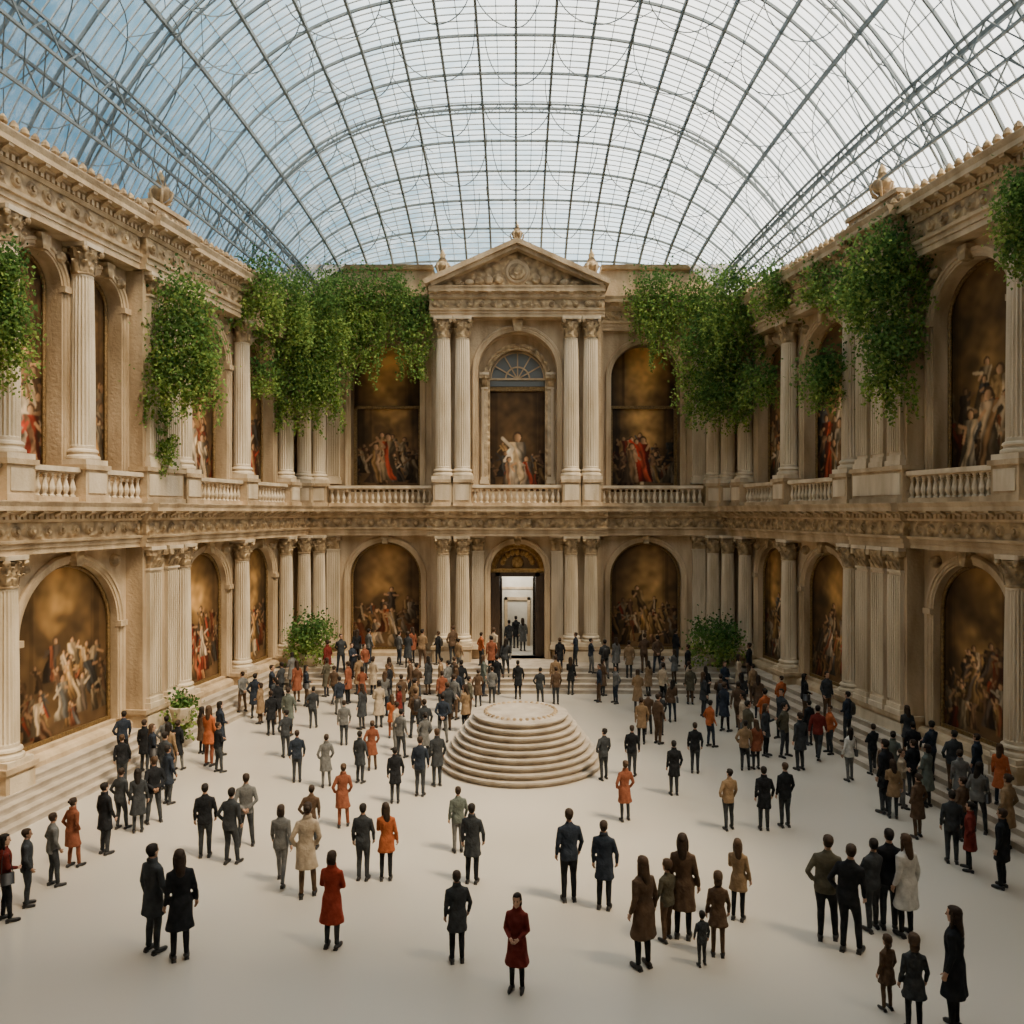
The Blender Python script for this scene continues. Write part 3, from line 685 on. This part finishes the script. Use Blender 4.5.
# ------------------------------------------------------------ ivy
def ivy(name,blobs,leaf=.15,seed=1):
    rs=np.random.RandomState(seed); P=[];T=[]
    for (c,r,n) in blobs:
        n=int(n*.8); nb=max(6,n//38)
        d=rs.normal(size=(nb,3)); d/=np.linalg.norm(d,axis=1)[:,None]; rad=rs.uniform(.15,1.2,(nb,1))**.6
        sub=d*rad*np.array(r)*.92+np.array(c)
        idx=rs.randint(nb,size=n); q=sub[idx]+rs.normal(size=(n,3))*np.array([.27,.24,.36])*min(1,r[0]/1.2+.3)
        P.append(q)
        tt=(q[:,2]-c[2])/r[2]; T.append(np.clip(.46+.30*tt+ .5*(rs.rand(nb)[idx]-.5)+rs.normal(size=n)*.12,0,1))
        m=int(16+20*r[0])
        for _ in range(m):
            x=c[0]+rs.uniform(-1.1,1.1)*r[0]; y=c[1]+rs.uniform(-.8,.3)*r[1]; L=rs.uniform(.4,1.5)*r[2]; z=c[2]-r[2]*.3
            k=int(L/.045); s_=np.linspace(0,1,max(3,k))
            q=np.stack([x+.12*np.sin(s_*5+rs.rand()*6)+rs.normal(size=len(s_))*.06,y+rs.normal(size=len(s_))*.06,z-s_*L-.3],1); P.append(q); T.append(np.clip(.25+rs.normal(size=len(s_))*.15,0,1))
    P=np.concatenate(P);T=np.concatenate(T);n=len(P)
    a=rs.normal(size=(n,3)); a[:,2]-=.9; a/=np.linalg.norm(a,axis=1)[:,None]
    nrm=rs.normal(size=(n,3)); nrm[:,2]+=.8; nrm[:,1]-=.7
    bb=np.cross(a,nrm); bb/=np.linalg.norm(bb,axis=1)[:,None]; cc=np.cross(a,bb)
    L=(leaf*rs.uniform(.6,1.25,n))[:,None]
    V=np.stack([P,P+a*L*.45+bb*L*.42+cc*L*.1,P+a*L*1.1,P+a*L*.45-bb*L*.42+cc*L*.1],1).reshape(-1,3)
    F=[(4*i,4*i+1,4*i+2,4*i+3) for i in range(n)]
    me=bpy.data.meshes.new(name); me.from_pydata(V.tolist(),[],F); me.materials.append(LEAF)
    ca=me.color_attributes.new('col','FLOAT_COLOR','POINT')
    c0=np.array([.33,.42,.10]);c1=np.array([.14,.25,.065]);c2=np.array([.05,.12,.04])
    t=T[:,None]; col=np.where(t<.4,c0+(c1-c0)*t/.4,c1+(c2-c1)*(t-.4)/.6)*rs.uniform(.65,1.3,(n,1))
    arr=np.ones((n,4,4),dtype=np.float32); arr[:,:,:3]=col[:,None,:]; ca.data.foreach_set('color',arr.ravel()); me.update()
    return link(name,me)
def BL(px,py,rx,ry,Y,n,dep=.5):
    return (pxp(px,py,Y),(rx/FP*Y,dep,ry/FP*Y),n)
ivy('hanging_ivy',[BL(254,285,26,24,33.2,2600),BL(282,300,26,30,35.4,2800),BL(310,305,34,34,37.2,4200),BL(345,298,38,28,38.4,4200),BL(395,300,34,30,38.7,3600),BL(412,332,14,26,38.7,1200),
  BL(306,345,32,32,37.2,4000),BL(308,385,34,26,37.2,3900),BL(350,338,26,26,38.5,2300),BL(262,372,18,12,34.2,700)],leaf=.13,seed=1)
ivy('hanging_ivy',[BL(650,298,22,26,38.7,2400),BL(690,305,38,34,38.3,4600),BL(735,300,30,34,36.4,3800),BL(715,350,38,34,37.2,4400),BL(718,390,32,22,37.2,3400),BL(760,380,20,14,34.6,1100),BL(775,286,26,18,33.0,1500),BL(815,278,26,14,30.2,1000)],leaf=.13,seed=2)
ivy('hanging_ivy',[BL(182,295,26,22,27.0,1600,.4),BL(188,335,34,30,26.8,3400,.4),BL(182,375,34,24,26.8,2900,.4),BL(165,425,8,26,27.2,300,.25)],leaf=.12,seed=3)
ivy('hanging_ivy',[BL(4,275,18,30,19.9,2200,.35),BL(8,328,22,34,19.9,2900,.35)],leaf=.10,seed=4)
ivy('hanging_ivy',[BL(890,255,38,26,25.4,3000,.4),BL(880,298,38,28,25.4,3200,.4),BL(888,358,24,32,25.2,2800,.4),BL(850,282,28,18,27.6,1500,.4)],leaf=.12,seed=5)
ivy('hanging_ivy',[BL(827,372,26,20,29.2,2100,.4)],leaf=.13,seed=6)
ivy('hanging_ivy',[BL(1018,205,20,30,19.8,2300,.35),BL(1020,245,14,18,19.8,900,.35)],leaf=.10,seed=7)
SHR=[]
def bush(px,py,Y,rx,rz,n,seed,zg):
    x,y,z=pxp(px,py,Y); o=ivy('potted_shrub',[((x,y,z),(rx,rx,rz),n)],leaf=.13,seed=seed); SHR.append((x,y,rx+.6))
    e=MB(); e.rev((x,y,zg),[(.22,0),(.3,.05),(.36,.35),(.42,.5),(.42,.56),(.36,.56),(.3,.5)],16,0); p=e.obj('planter',[STONE2],True); p.parent=o
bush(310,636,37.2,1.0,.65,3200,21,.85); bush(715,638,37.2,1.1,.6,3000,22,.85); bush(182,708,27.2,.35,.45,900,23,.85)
# ------------------------------------------------------------ people
SKIN=[plain('skin_%d'%i,c,.6) for i,c in enumerate([(.45,.26,.17),(.32,.17,.10),(.52,.32,.22)])]
HAIR=[cloth('hair_%d'%i,c,.6) for i,c in enumerate([(.012,.009,.007),(.026,.016,.010),(.05,.029,.016),(.14,.09,.04)])]
CO={k:cloth('cloth_'+k,c) for k,c in dict(black=(.010,.011,.013),navy=(.017,.023,.034),charcoal=(.029,.032,.035),grey=(.10,.10,.096),red=(.19,.026,.012),darkred=(.10,.014,.010),orange=(.28,.075,.025),
   rust=(.16,.052,.026),brown=(.07,.043,.026),tan=(.18,.118,.065),beige=(.32,.255,.18),olive=(.062,.056,.038),white=(.40,.39,.36),green=(.08,.093,.08)).items()}
SHOE=plain('shoe_leather',(.014,.012,.011),.5); EYEM=plain('eye_dark',(.02,.015,.012),.3); LIPM=plain('lips',(.35,.12,.09),.6)
def remesh(mbx,vox,sm=3):
    me=mbx.mesh('tmp',[]); o=link('tmp',me); m=o.modifiers.new('r','REMESH'); m.mode='VOXEL'; m.voxel_size=vox; m.use_smooth_shade=True
    s_=o.modifiers.new('s','SMOOTH'); s_.iterations=sm; s_.factor=.5
    dg=bpy.context.evaluated_depsgraph_get(); ev=o.evaluated_get(dg); m2=ev.to_mesh()
    v=[tuple(x.co) for x in m2.vertices]; f=[tuple(p.vertices) for p in m2.polygons]; ev.to_mesh_clear()
    bpy.data.objects.remove(o); return v,f
def person_mesh(name,female=False,hem=.82,flare=1.0,arms=('side','side'),legs='stand',hair='short',bag=None,hs=1.0,turn=0,seed=0,collar=False,shift=0.):
    top=MB(); bot=MB(); out=MB(); N=20
    sw=.90 if female else 1.0; wa=.84 if female else 1.0
    def ring(m,L):
        vs=[]
        for z,rx,ry,yo in L:
            for j in range(N):
                a=2*pi*j/N; c,s_=math.cos(a),math.sin(a); p=.85
                vs.append((rx*math.copysign(abs(c)**p,c),yo+ry*math.copysign(abs(s_)**p,s_),z))
        k=len(L); m.add(vs,[(i*N+j,i*N+(j+1)%N,(i+1)*N+(j+1)%N,(i+1)*N+j) for i in range(k-1) for j in range(N)]+[tuple(range(N))[::-1],tuple(range((k-1)*N,k*N))],0)
    L=[]
    if hem<.78:
        L+=[(hem,.18*flare+.02,.15*flare,0),(hem+.03,.185*flare+.015,.155*flare,0),((hem+.85)/2,.18*(flare+1)/2,.14*(flare+1)/2,-.005)]
    else: L+=[(hem,.168,.125,-.005),(hem+.02,.172,.128,-.005)]
    L+=[(.93,.172,.13,-.008),(1.07,.155*wa,.112,0),(1.2,.165*sw*(.97 if female else 1),.122,.004),(1.31,.180*sw,.125,.0),(1.385,.180*sw,.11,-.005),(1.43,.145*sw,.09,-.01),(1.455,.095,.072,-.012),(1.49,.066,.064,-.008),(1.52,.06,.06,-.004)]
    if collar: L[-2]=(1.49,.082,.08,-.01); L[-1]=(1.535,.085,.085,-.01)
    ring(top,L)
    hands=[]
    for sg,ps in zip((-1,1),arms):
        S=Vector((sg*.168*sw,-.005,1.38))
        E,Wr={'side':((.225,-.035,1.12),(.235,.035,.885)),'loose':((.245,-.01,1.13),(.225,.10,.91)),'pocket':((.275,-.07,1.13),(.195,.055,.95)),
              'front':((.235,.03,1.12),(.07,.205,1.03)),'cross':((.225,.06,1.14),(-.04,.175,1.16)),'phone':((.215,.05,1.13),(.12,.27,1.27)),
              'hip':((.34,-.06,1.16),(.19,.03,1.0)),'back':((.25,-.12,1.13),(.06,-.17,.95)),'swing':((.22,-.10,1.14),(.24,-.13,.90)),'swingf':((.22,.05,1.12),(.215,.2,.93))}[ps]
        E=Vector((E[0]*sg,E[1],E[2]));Wr=Vector((Wr[0]*sg,Wr[1],Wr[2]))
        E.x*=sw
        top.tube([S+Vector((-sg*.05,0,.01)),S,S.lerp(E,.35),E,E.lerp(Wr,.5),Wr],[.05,.062,.055,.047,.042,.036],12)
        hands.append((sg,E,Wr,ps))
    FT={'stand':((.095,0,0),(.095,0.0,0)),'weight':((.10,-.02,0),(.13,.08,0)),'walk':((.085,.30,0),(.085,-.30,.05)),'wide':((.16,.02,0),(.16,-.02,0))}[legs]
    rt=.9 if female else 1.0
    bot.ell((0,-.005,.90),(.165,.118,.12),16,10)
    for sg,ft in zip((-1,1),FT):
        H=Vector((sg*.085,0,.90)); A=Vector((sg*ft[0],ft[1]-.01,.085+ft[2])); Kn=H.lerp(A,.5); Kn.y+= .03+ (.05 if abs(ft[1])>.2 else 0)
        bot.tube([H,H.lerp(Kn,.4),Kn,Kn.lerp(A,.35)+Vector((0,-.01,0)),Kn.lerp(A,.8),A],[.098*rt,.086*rt,.062*rt,.060*rt,.049*rt,.050*rt],12)
    for m,idx in ((top,0),(bot,1)):
        v,f=remesh(m,.017)
        if idx==0:
            rs=np.random.RandomState(seed); ph=rs.uniform(0,6,4)
            def fold(x,y,z):
                a=math.atan2(y,x); k1=max(0,min(1,(1.0-z)/.4)); k2=max(0,1-abs(z-1.08)/.12)
                s1=.035*math.sin(7*a+ph[0]+z*6)*k1+.018*math.sin(38*z+3*a+ph[2])*k2
                return (x*(1+s1),y*(1+.035*math.sin(7*a+ph[1]+z*8)*k1+.018*math.sin(38*z+3*a+ph[3])*k2),z)
            v=[fold(x,y,z) for x,y,z in v]
        out.add(v,f,idx)
    for sg,ft in zip((-1,1),FT):
        x=sg*ft[0]; y=ft[1]; z=ft[2]; o_=sg*.02
        out.tube([(x,y-.085,z*1.2+.035),(x,y-.06,z*1.2+.045),(x,y,z*.8+.05),(x+o_,y+.07,z*.3+.04),(x+o_,y+.14,.032),(x+o_,y+.175,.025)],[(.02,.03),(.04,.036),(.05,.038),(.038,.044),(.03,.042),(.016,.025)],12,4)
        out.box(FW,x-.036,x+.036,y-.085,y-.03,z*1.2,z*1.2+.03,4)
    for sg,E,Wr,ps in hands:
        if ps=='pocket': continue
        dd=(Wr-E).normalized(); inw=Vector((-sg,0,0))
        if abs(dd.x)>.6: inw=Vector((0,-.3,-1)).normalized() if ps!='back' else Vector((0,1,0))
        pn=(inw-dd*inw.dot(dd)).normalized(); sd=dd.cross(pn).normalized()
        if sd.y<0 and abs(dd.x)<=.6: sd=-sd
        out.tube([Wr-dd*.03,Wr+dd*.01,Wr+dd*.045,Wr+dd*.085],[.025,.027,.030,.026],10,2)
        for q,(o_,ln) in enumerate(((.030,.068),(.010,.078),(-.010,.072),(-.028,.056))):
            b0=Wr+dd*.075+sd*o_*.85; b1=b0+(dd*.92+pn*.35).normalized()*ln*.5; b2=b1+(dd*.7+pn*.7).normalized()*ln*.5
            out.tube([b0,b1,b2],[.0095,.0088,.0065],6,2)
        b0=Wr+dd*.03+sd*.022; b1=b0+(dd*.6+sd*.75+pn*.2).normalized()*.035; b2=b1+(dd*.85+sd*.25+pn*.4).normalized()*.03
        out.tube([b0,b1,b2],[.012,.0105,.008],6,2)
    out.tube([(0,-.012,1.44),(0,-.006,1.5),(0,.004,1.56)],[.056,.05,.05],12,2)
    zc=1.52
    hd=[(0.0,.018,.018,.055),(.012,.034,.034,.044),(.035,.049,.056,.026),(.07,.061,.076,.012),(.10,.068,.088,.004),(.13,.072,.094,-.002),(.165,.0735,.095,-.004),(.195,.064,.082,-.006),(.217,.043,.055,-.006),(.23,.012,.014,-.006)]
    M=24; ct,st_=math.cos(turn),math.sin(turn)
    def R(x,y,z): return ((x*ct-y*st_)*hs,(x*st_+y*ct)*hs,zc+z*hs)
    vs=[]
    for z,rx,ry,yo in hd:
        for j in range(M):
            a=2*pi*j/M; x=rx*math.cos(a); y=yo+ry*math.sin(a)
            if math.sin(a)>.75 and .09<z<.14: y-=.004
            vs.append(R(x,y,z))
    k=len(hd); out.add(vs,[(i*M+j,i*M+(j+1)%M,(i+1)*M+(j+1)%M,(i+1)*M+j) for i in range(k-1) for j in range(M)]+[tuple(range(M))[::-1],tuple(range((k-1)*M,k*M))],2)
    out.tube([R(0,.086,.128),R(0,.098,.105),R(0,.106,.088),R(0,.088,.08)],[.006,.010,.013,.008],8,2)
    for sx in (-1,1):
        out.ell(R(sx*.028,.083,.118),(.011*hs,.008*hs,.007*hs),8,6,5); out.tube([R(sx*.042,.078,.134),R(sx*.028,.088,.139),R(sx*.015,.09,.135)],[.003,.004,.003],6,3)
        out.ell(R(sx*.073,.0,.105),(.010*hs,.018*hs,.028*hs),8,6,2)
    out.ell(R(0,.078,.055),(.022*hs,.010*hs,.006*hs),10,6,6)
    vs=[]; hh=[(.052,.055,.07,.0)]+hd[3:]
    for z,rx,ry,yo in hh:
        for j in range(M):
            a=2*pi*j/M; f=math.sin(a); front=f>.15
            lim=.172 if f>.5 else .125
            g=1.13
            if z<lim and front: g=.86
            if z<.06: g=1.0 if not front else .8
            zz=z+(.014 if z>.19 else 0)
            vs.append(R(g*rx*math.cos(a),yo-.006+g*ry*math.sin(a),zz))
    k=len(hh); out.add(vs,[(i*M+j,i*M+(j+1)%M,(i+1)*M+(j+1)%M,(i+1)*M+j) for i in range(k-1) for j in range(M)]+[tuple(range(M))[::-1],tuple(range((k-1)*M,k*M))],3)
    if hair=='long':
        out.tube([R(0,-.03,.17),R(0,-.05,.10),R(0,-.062,.02),R(0,-.085,-.06),R(0,-.10,-.14),R(0,-.10,-.2)],[(.06,.072),(.062,.082),(.05,.080),(.04,.076),(.032,.062),(.012,.03)],16,3)
        for sx in (-1,1): out.tube([R(sx*.06,.0,.17),R(sx*.076,.0,.1),R(sx*.076,-.005,.02),R(sx*.070,.01,-.08),R(sx*.065,.02,-.13)],[.024,.026,.027,.022,.010],10,3)
    if hair=='bob':
        out.tube([R(0,-.02,.17),R(0,-.035,.10),R(0,-.04,.03),R(0,-.035,-.02)],[(.07,.078),(.072,.088),(.062,.086),(.04,.065)],16,3)
    if hair=='bun': out.ell(R(0,-.11,.16),(.045*hs,.04*hs,.042*hs),12,8,3)
    if bag=='shoulder':
        out.box(FW,.20,.27,-.10,.14,.80,1.02,4); out.tube([(.235,-.08,1.0),(.2,-.07,1.3),(.14,-.03,1.465),(.18,.06,1.36),(.235,.12,1.0)],[.009]*5,6,4)
    if bag=='backpack':
        out.tube([(0,-.19,.98),(0,-.2,1.02),(0,-.205,1.2),(0,-.19,1.34),(0,-.17,1.40)],[(.04,.10),(.065,.125),(.07,.13),(.055,.115),(.02,.07)],14,4)
        for sx in (-1,1): out.tube([(sx*.09,-.14,1.36),(sx*.1,-.04,1.475),(sx*.11,.1,1.38),(sx*.13,.115,1.2),(sx*.13,-.1,1.05)],[.014]*5,6,4)
    if shift:   # weight on one hip: sway the trunk over the standing leg
        out.v=[(x+shift*math.exp(-((z-.98)/.28)**2)-shift*.5*max(0,(z-1.2)/.5),y,z) for x,y,z in out.v]
    return out.mesh(name,[CO['black'],CO['charcoal'],SKIN[0],HAIR[0],SHOE,EYEM,LIPM],True,fix=False)
VAR=dict(
 m1=person_mesh('m1',hem=.80,arms=('side','loose'),legs='stand'),
 m2=person_mesh('m2',hem=.80,arms=('pocket','loose'),legs='weight',turn=.4,seed=1,shift=-.035),
 m3=person_mesh('m3',hem=.62,flare=1.0,arms=('side','loose'),legs='stand',collar=True,seed=2,shift=.015),
 m4=person_mesh('m4',hem=.82,arms=('swing','swingf'),legs='walk',seed=3),
 m5=person_mesh('m5',hem=.82,arms=('front','front'),legs='wide',bag='backpack',seed=4),
 m6=person_mesh('m6',hem=.84,arms=('cross','cross'),legs='weight',turn=-.5,seed=12,shift=-.03),
 m7=person_mesh('m7',hem=.80,arms=('back','back'),legs='wide',turn=.3,seed=14),
 f1=person_mesh('f1',True,hem=.50,flare=1.10,arms=('side','side'),hair='long',seed=5,shift=.02),
 f2=person_mesh('f2',True,hem=.48,flare=1.15,arms=('front','front'),hair='bob',seed=6,collar=True),
 f3=person_mesh('f3',True,hem=.80,arms=('side','front'),legs='weight',hair='long',bag='shoulder',turn=-.4,seed=7,shift=-.04),
 f4=person_mesh('f4',True,hem=.55,flare=1.05,arms=('pocket','pocket'),hair='bun',legs='weight',seed=8,collar=True,shift=-.025),
 f5=person_mesh('f5',True,hem=.80,arms=('swingf','swing'),legs='walk',hair='bob',seed=9),
 f6=person_mesh('f6',True,hem=.66,arms=('phone','side'),legs='stand',hair='long',turn=.3,seed=13,shift=.02),
 c1=person_mesh('c1',True,hem=.66,flare=1.1,arms=('side','loose'),hair='bob',hs=1.22,seed=10),
 c2=person_mesh('c2',False,hem=.80,arms=('loose','side'),hair='short',hs=1.22,legs='weight',seed=11))
placed=[]
def put(kind,X,Y,h,coat,rot=0,legsc='charcoal',hair=None,name='museum_visitor',z=None):
    o=link(name,VAR[kind])
    if z is None: z=ground_z(X,Y)
    o.location=(X,Y,z); s_=h/1.765; o.scale=(s_,s_,s_); o.rotation_euler=(0,0,rot)
    if hair is None: hair=random.choice([0,0,0,1,1,2])
    mm=[CO[coat],CO[legsc],random.choice([SKIN[0],SKIN[0],SKIN[2],SKIN[1]]),HAIR[hair],SHOE,EYEM,LIPM]
    for i in range(5):
        sl=o.material_slots[i]; sl.link='OBJECT'; sl.material=mm[i]
    placed.append((X,Y)); return o
NM={'m':'man_in_%s_coat','f':'woman_in_%s_coat','c':'child_in_%s_coat'}
def putpx(px,yf,yt,kind,coat,rot=0,legsc='charcoal',hair=None):
    z=0
    for _ in range(4):
        Y=FP*(CH-z)/(yf-512); X=(px-CX)/FP*Y; z=ground_z(X,Y)
    h=(yf-yt)*Y/FP
    h=max(.95 if kind[0]=='c' else 1.55,min(h,1.98 if kind[0]!='c' else 1.5))
    return put(kind,X,Y,h,coat,rot,legsc,hair,NM[kind[0]]%coat)
FG=[(153,952,840,'m3','charcoal',-.5),(180,959,846,'f1','black',.5,'black',1),(332,948,850,'f2','red',-.2,'charcoal',1),(205,857,783,'m1','black',.2),(231,864,787,'m2','charcoal',-.3),
(246,846,773,'m7','grey',.3),(281,884,804,'f5','grey',.1,'grey',1),(307,897,798,'f4','beige',.2,'brown',1),(311,850,786,'m2','brown',0),(363,880,803,'m1','charcoal',-.1),
(386,880,802,'f6','orange',.1,'black',1),(457,962,870,'m3','charcoal',.2,'black'),(517,990,893,'f2','darkred',2.9,'black',0),(458,852,788,'m1','green',.3,'grey'),(472,883,803,'m3','charcoal',-.2,'black'),
(569,901,808,'m1','navy',.15,'black'),(604,909,820,'m3','navy',-.3,'black',1),(643,968,837,'f1','brown',.5,'black',2),(683,938,826,'f1','brown',-.3,'black',1),(667,941,858,'c2','olive',.6,'brown',2),
(702,966,912,'c2','charcoal',.2),(718,956,870,'c1','brown',-.2,'brown',2),(738,920,838,'f6','tan',-.5,'black',2),(827,940,833,'m2','olive',-.4,'black'),(850,952,843,'m2','black',-.7,'black'),
(873,931,838,'m6','charcoal',.3),(889,929,828,'m1','black',-.2),(906,936,833,'f1','white',.3,'black',2),(954,1030,905,'f1','black',.8,'black',1),(887,1010,936,'c1','brown',.3,'brown',2),(914,1033,935,'c1','charcoal',-.2,'black',2),
(625,821,760,'f4','rust',.2),(674,795,740,'m3','black',.1),(695,773,722,'m1','black',-.3),(729,830,772,'m2','tan',.2),(764,830,766,'m3','black',-.1),(785,827,762,'m1','black',.2),
(604,780,730,'m2','charcoal',.4),(632,776,726,'m1','black',-.4),(850,781,727,'f3','white',.3,'grey'),(209,766,705,'f6','orange',-.3,'rust',2),(326,787,744,'f4','grey',.3,'grey'),(343,827,763,'f4','rust',.2,'rust',2),
(297,782,730,'m1','navy',.2),(286,757,712,'m2','charcoal',.6),(395,803,753,'m3','black',.1),(420,796,736,'m1','navy',-.2),(437,786,728,'m3','charcoal',.4),(392,738,703,'f6','orange',.1,'rust',2),
(5,921,833,'f3','darkred',-.9,'black'),(27,906,828,'m1','charcoal',-1.1),(53,886,812,'m2','grey',-.8),(73,867,797,'f4','rust',-.4,'rust',1),(105,854,782,'m3','black',-.5),(121,829,768,'m2','charcoal',-.3),
(138,832,768,'f1','charcoal',.4),(154,823,756,'m7','black',.7),(168,804,745,'m3','navy',-.6),(122,770,730,'m1','black',.3),(166,743,712,'m2','grey',.2),
(885,813,738,'m3','black',.5),(893,818,765,'f6','tan',-.3),(918,838,773,'f4','brown',.3,'brown'),(952,863,790,'m1','charcoal',-.3),(970,871,805,'f4','darkred',.9,'black'),(1002,888,808,'m3','black',.7,'black'),
(962,840,788,'m2','brown',.4),(913,757,713,'m1','black',-.4),(873,752,716,'m6','black',.3),(518,699,660,'m3','black',0,'black'),(800,770,712,'m3','charcoal',.4),(756,769,728,'f6','rust',.2),(745,770,726,'m2','tan',-.3),
(809,745,712,'m1','black',.4),(660,735,695,'m1','charcoal',.1),(648,734,694,'m2','brown',-.1),(372,770,728,'f4','rust',.2,'brown'),(360,783,735,'m3','charcoal',-.4),
(344,745,705,'m1','grey',.2),(313,728,692,'m2','charcoal',.1),(425,760,712,'f4','grey',.2),(478,686,650,'f4','brown',.1),(492,687,650,'m1','grey',.1),(540,684,648,'m2','charcoal',-.2),(556,688,650,'m1','brown',.2)]
for a in FG: putpx(*a)
cc=['black','charcoal','navy','charcoal','grey','black','charcoal','brown','rust','charcoal','darkred','olive','navy','tan','green','black','grey','beige','brown','tan','orange','navy']
ks=['m1','m2','m3','m7','m5','m6','f1','f2','f3','f4','m4','f6','m3','m1','m2']
def crowd(n,x0,x1,y0,y1,mind=.5,seed=0,filt=None):
    rs=random.Random(seed); c=0;tries=0
    while c<n and tries<n*80:
        tries+=1
        px=rs.uniform(x0,x1); yf=rs.uniform(y0,y1)
        if filt and not filt(px,yf): continue
        z=0
        for _ in range(4):
            Y=FP*(CH-z)/(yf-512); X=(px-CX)/FP*Y; z=ground_z(X,Y)
        if Y>38.0: continue
        if abs(X)>B0-K*Y-1.3: continue
        if math.hypot(X-PX,Y-PY)<3.1: continue
        if any((X-a)**2+(Y-b)**2<mind**2 for a,b in placed): continue
        rot=rs.gauss(0,.6) if rs.random()<.8 else rs.uniform(-3.1,3.1)
        for g_ in range(rs.choice([1,1,2,2,3])):
            xx=X+g_*rs.choice([.58,.66]); yy_=Y+rs.uniform(-.25,.25)
            if any(math.hypot(xx-a,yy_-b)<rr for a,b,rr in SHR): continue
            if any((xx-a)**2+(yy_-b)**2<.30 for a,b in placed) or abs(xx)>B0-K*yy_-1.3 or math.hypot(xx-PX,yy_-PY)<3.1: continue
            kk=rs.choice(ks)
            if kk=='m4' and ground_z(xx,yy_)>0: kk='m1'
            put(kk,xx,yy_,rs.uniform(1.55,1.82),rs.choice(cc),rot+rs.gauss(0,.5),rs.choice(['black','charcoal','charcoal','navy','brown','grey']))
            c+=1
crowd(32,240,465,684,745,1.4,1,lambda x,y: y-684< (x-170)*.9 and not(430<x and y>735))
crowd(26,280,500,664,688,1.0,2)
crowd(26,545,790,664,688,1.0,3)
crowd(30,600,835,684,745,1.4,4,lambda x,y: not(x<640 and y>712))
crowd(5,395,450,735,765,.8,5)
crowd(6,730,830,735,775,.9,6)
crowd(14,885,1005,745,815,.7,7)
crowd(8,100,200,745,795,.8,8)
for X_,Y_,k_,c_ in ((-.35,40.4,'m1','charcoal'),(.35,41.2,'f1','grey'),(.0,42.0,'m3','black')): put(k_,X_,Y_,1.7,c_,.2,z=.86)
# ------------------------------------------------------------ world, sun, camera
w=bpy.data.worlds.new('sky'); SC.world=w; w.use_nodes=True; nt=w.node_tree; N=nt.nodes; L=nt.links
bg=N['Background']; tc=N.new('ShaderNodeTexCoord'); sp=N.new('ShaderNodeSeparateXYZ'); L.new(tc.outputs['Generated'],sp.inputs[0])
n=N.new('ShaderNodeTexNoise'); n.inputs['Scale'].default_value=2.6; n.inputs['Detail'].default_value=7; L.new(tc.outputs['Generated'],n.inputs['Vector'])
ad=N.new('ShaderNodeMath'); ad.operation='MULTIPLY_ADD'; ad.inputs[1].default_value=1.15; ad.inputs[2].default_value=-.08; L.new(sp.outputs['X'],ad.inputs[0])
az=N.new('ShaderNodeMath'); az.operation='MULTIPLY_ADD'; az.inputs[1].default_value=.85; L.new(sp.outputs['Z'],az.inputs[0]); L.new(ad.outputs[0],az.inputs[2])
ad2=N.new('ShaderNodeMath'); ad2.operation='MULTIPLY_ADD'; ad2.inputs[1].default_value=.6; L.new(n.outputs['Fac'],ad2.inputs[0]); L.new(az.outputs[0],ad2.inputs[2])
r=N.new('ShaderNodeValToRGB'); el=r.color_ramp.elements; el[0].position=.05; el[0].color=(.03,.09,.135,1); el[1].position=.86; el[1].color=(1.0,.975,.91,1)
e1=el.new(.32); e1.color=(.12,.235,.30,1); e2=el.new(.58); e2.color=(.60,.71,.74,1)
L.new(ad2.outputs[0],r.inputs[0]); L.new(r.outputs[0],bg.inputs['Color']); bg.inputs['Strength'].default_value=3.3
sl=bpy.data.lights.new('sun','SUN'); sl.energy=9.5; sl.angle=math.radians(14); sl.color=(1,.77,.50)
so=link('sun',sl,None,(20,-10,40)); so.rotation_euler=Vector((-.42,.30,-.84)).to_track_quat('-Z','Y').to_euler()
cam=bpy.data.cameras.new('camera'); cam.lens=36*FP/1024; cam.sensor_width=36; cam.shift_x=-4/1024; cam.clip_end=300
co=link('camera',cam,None,(0,0,CH)); co.rotation_euler=(pi/2,0,0); SC.camera=co
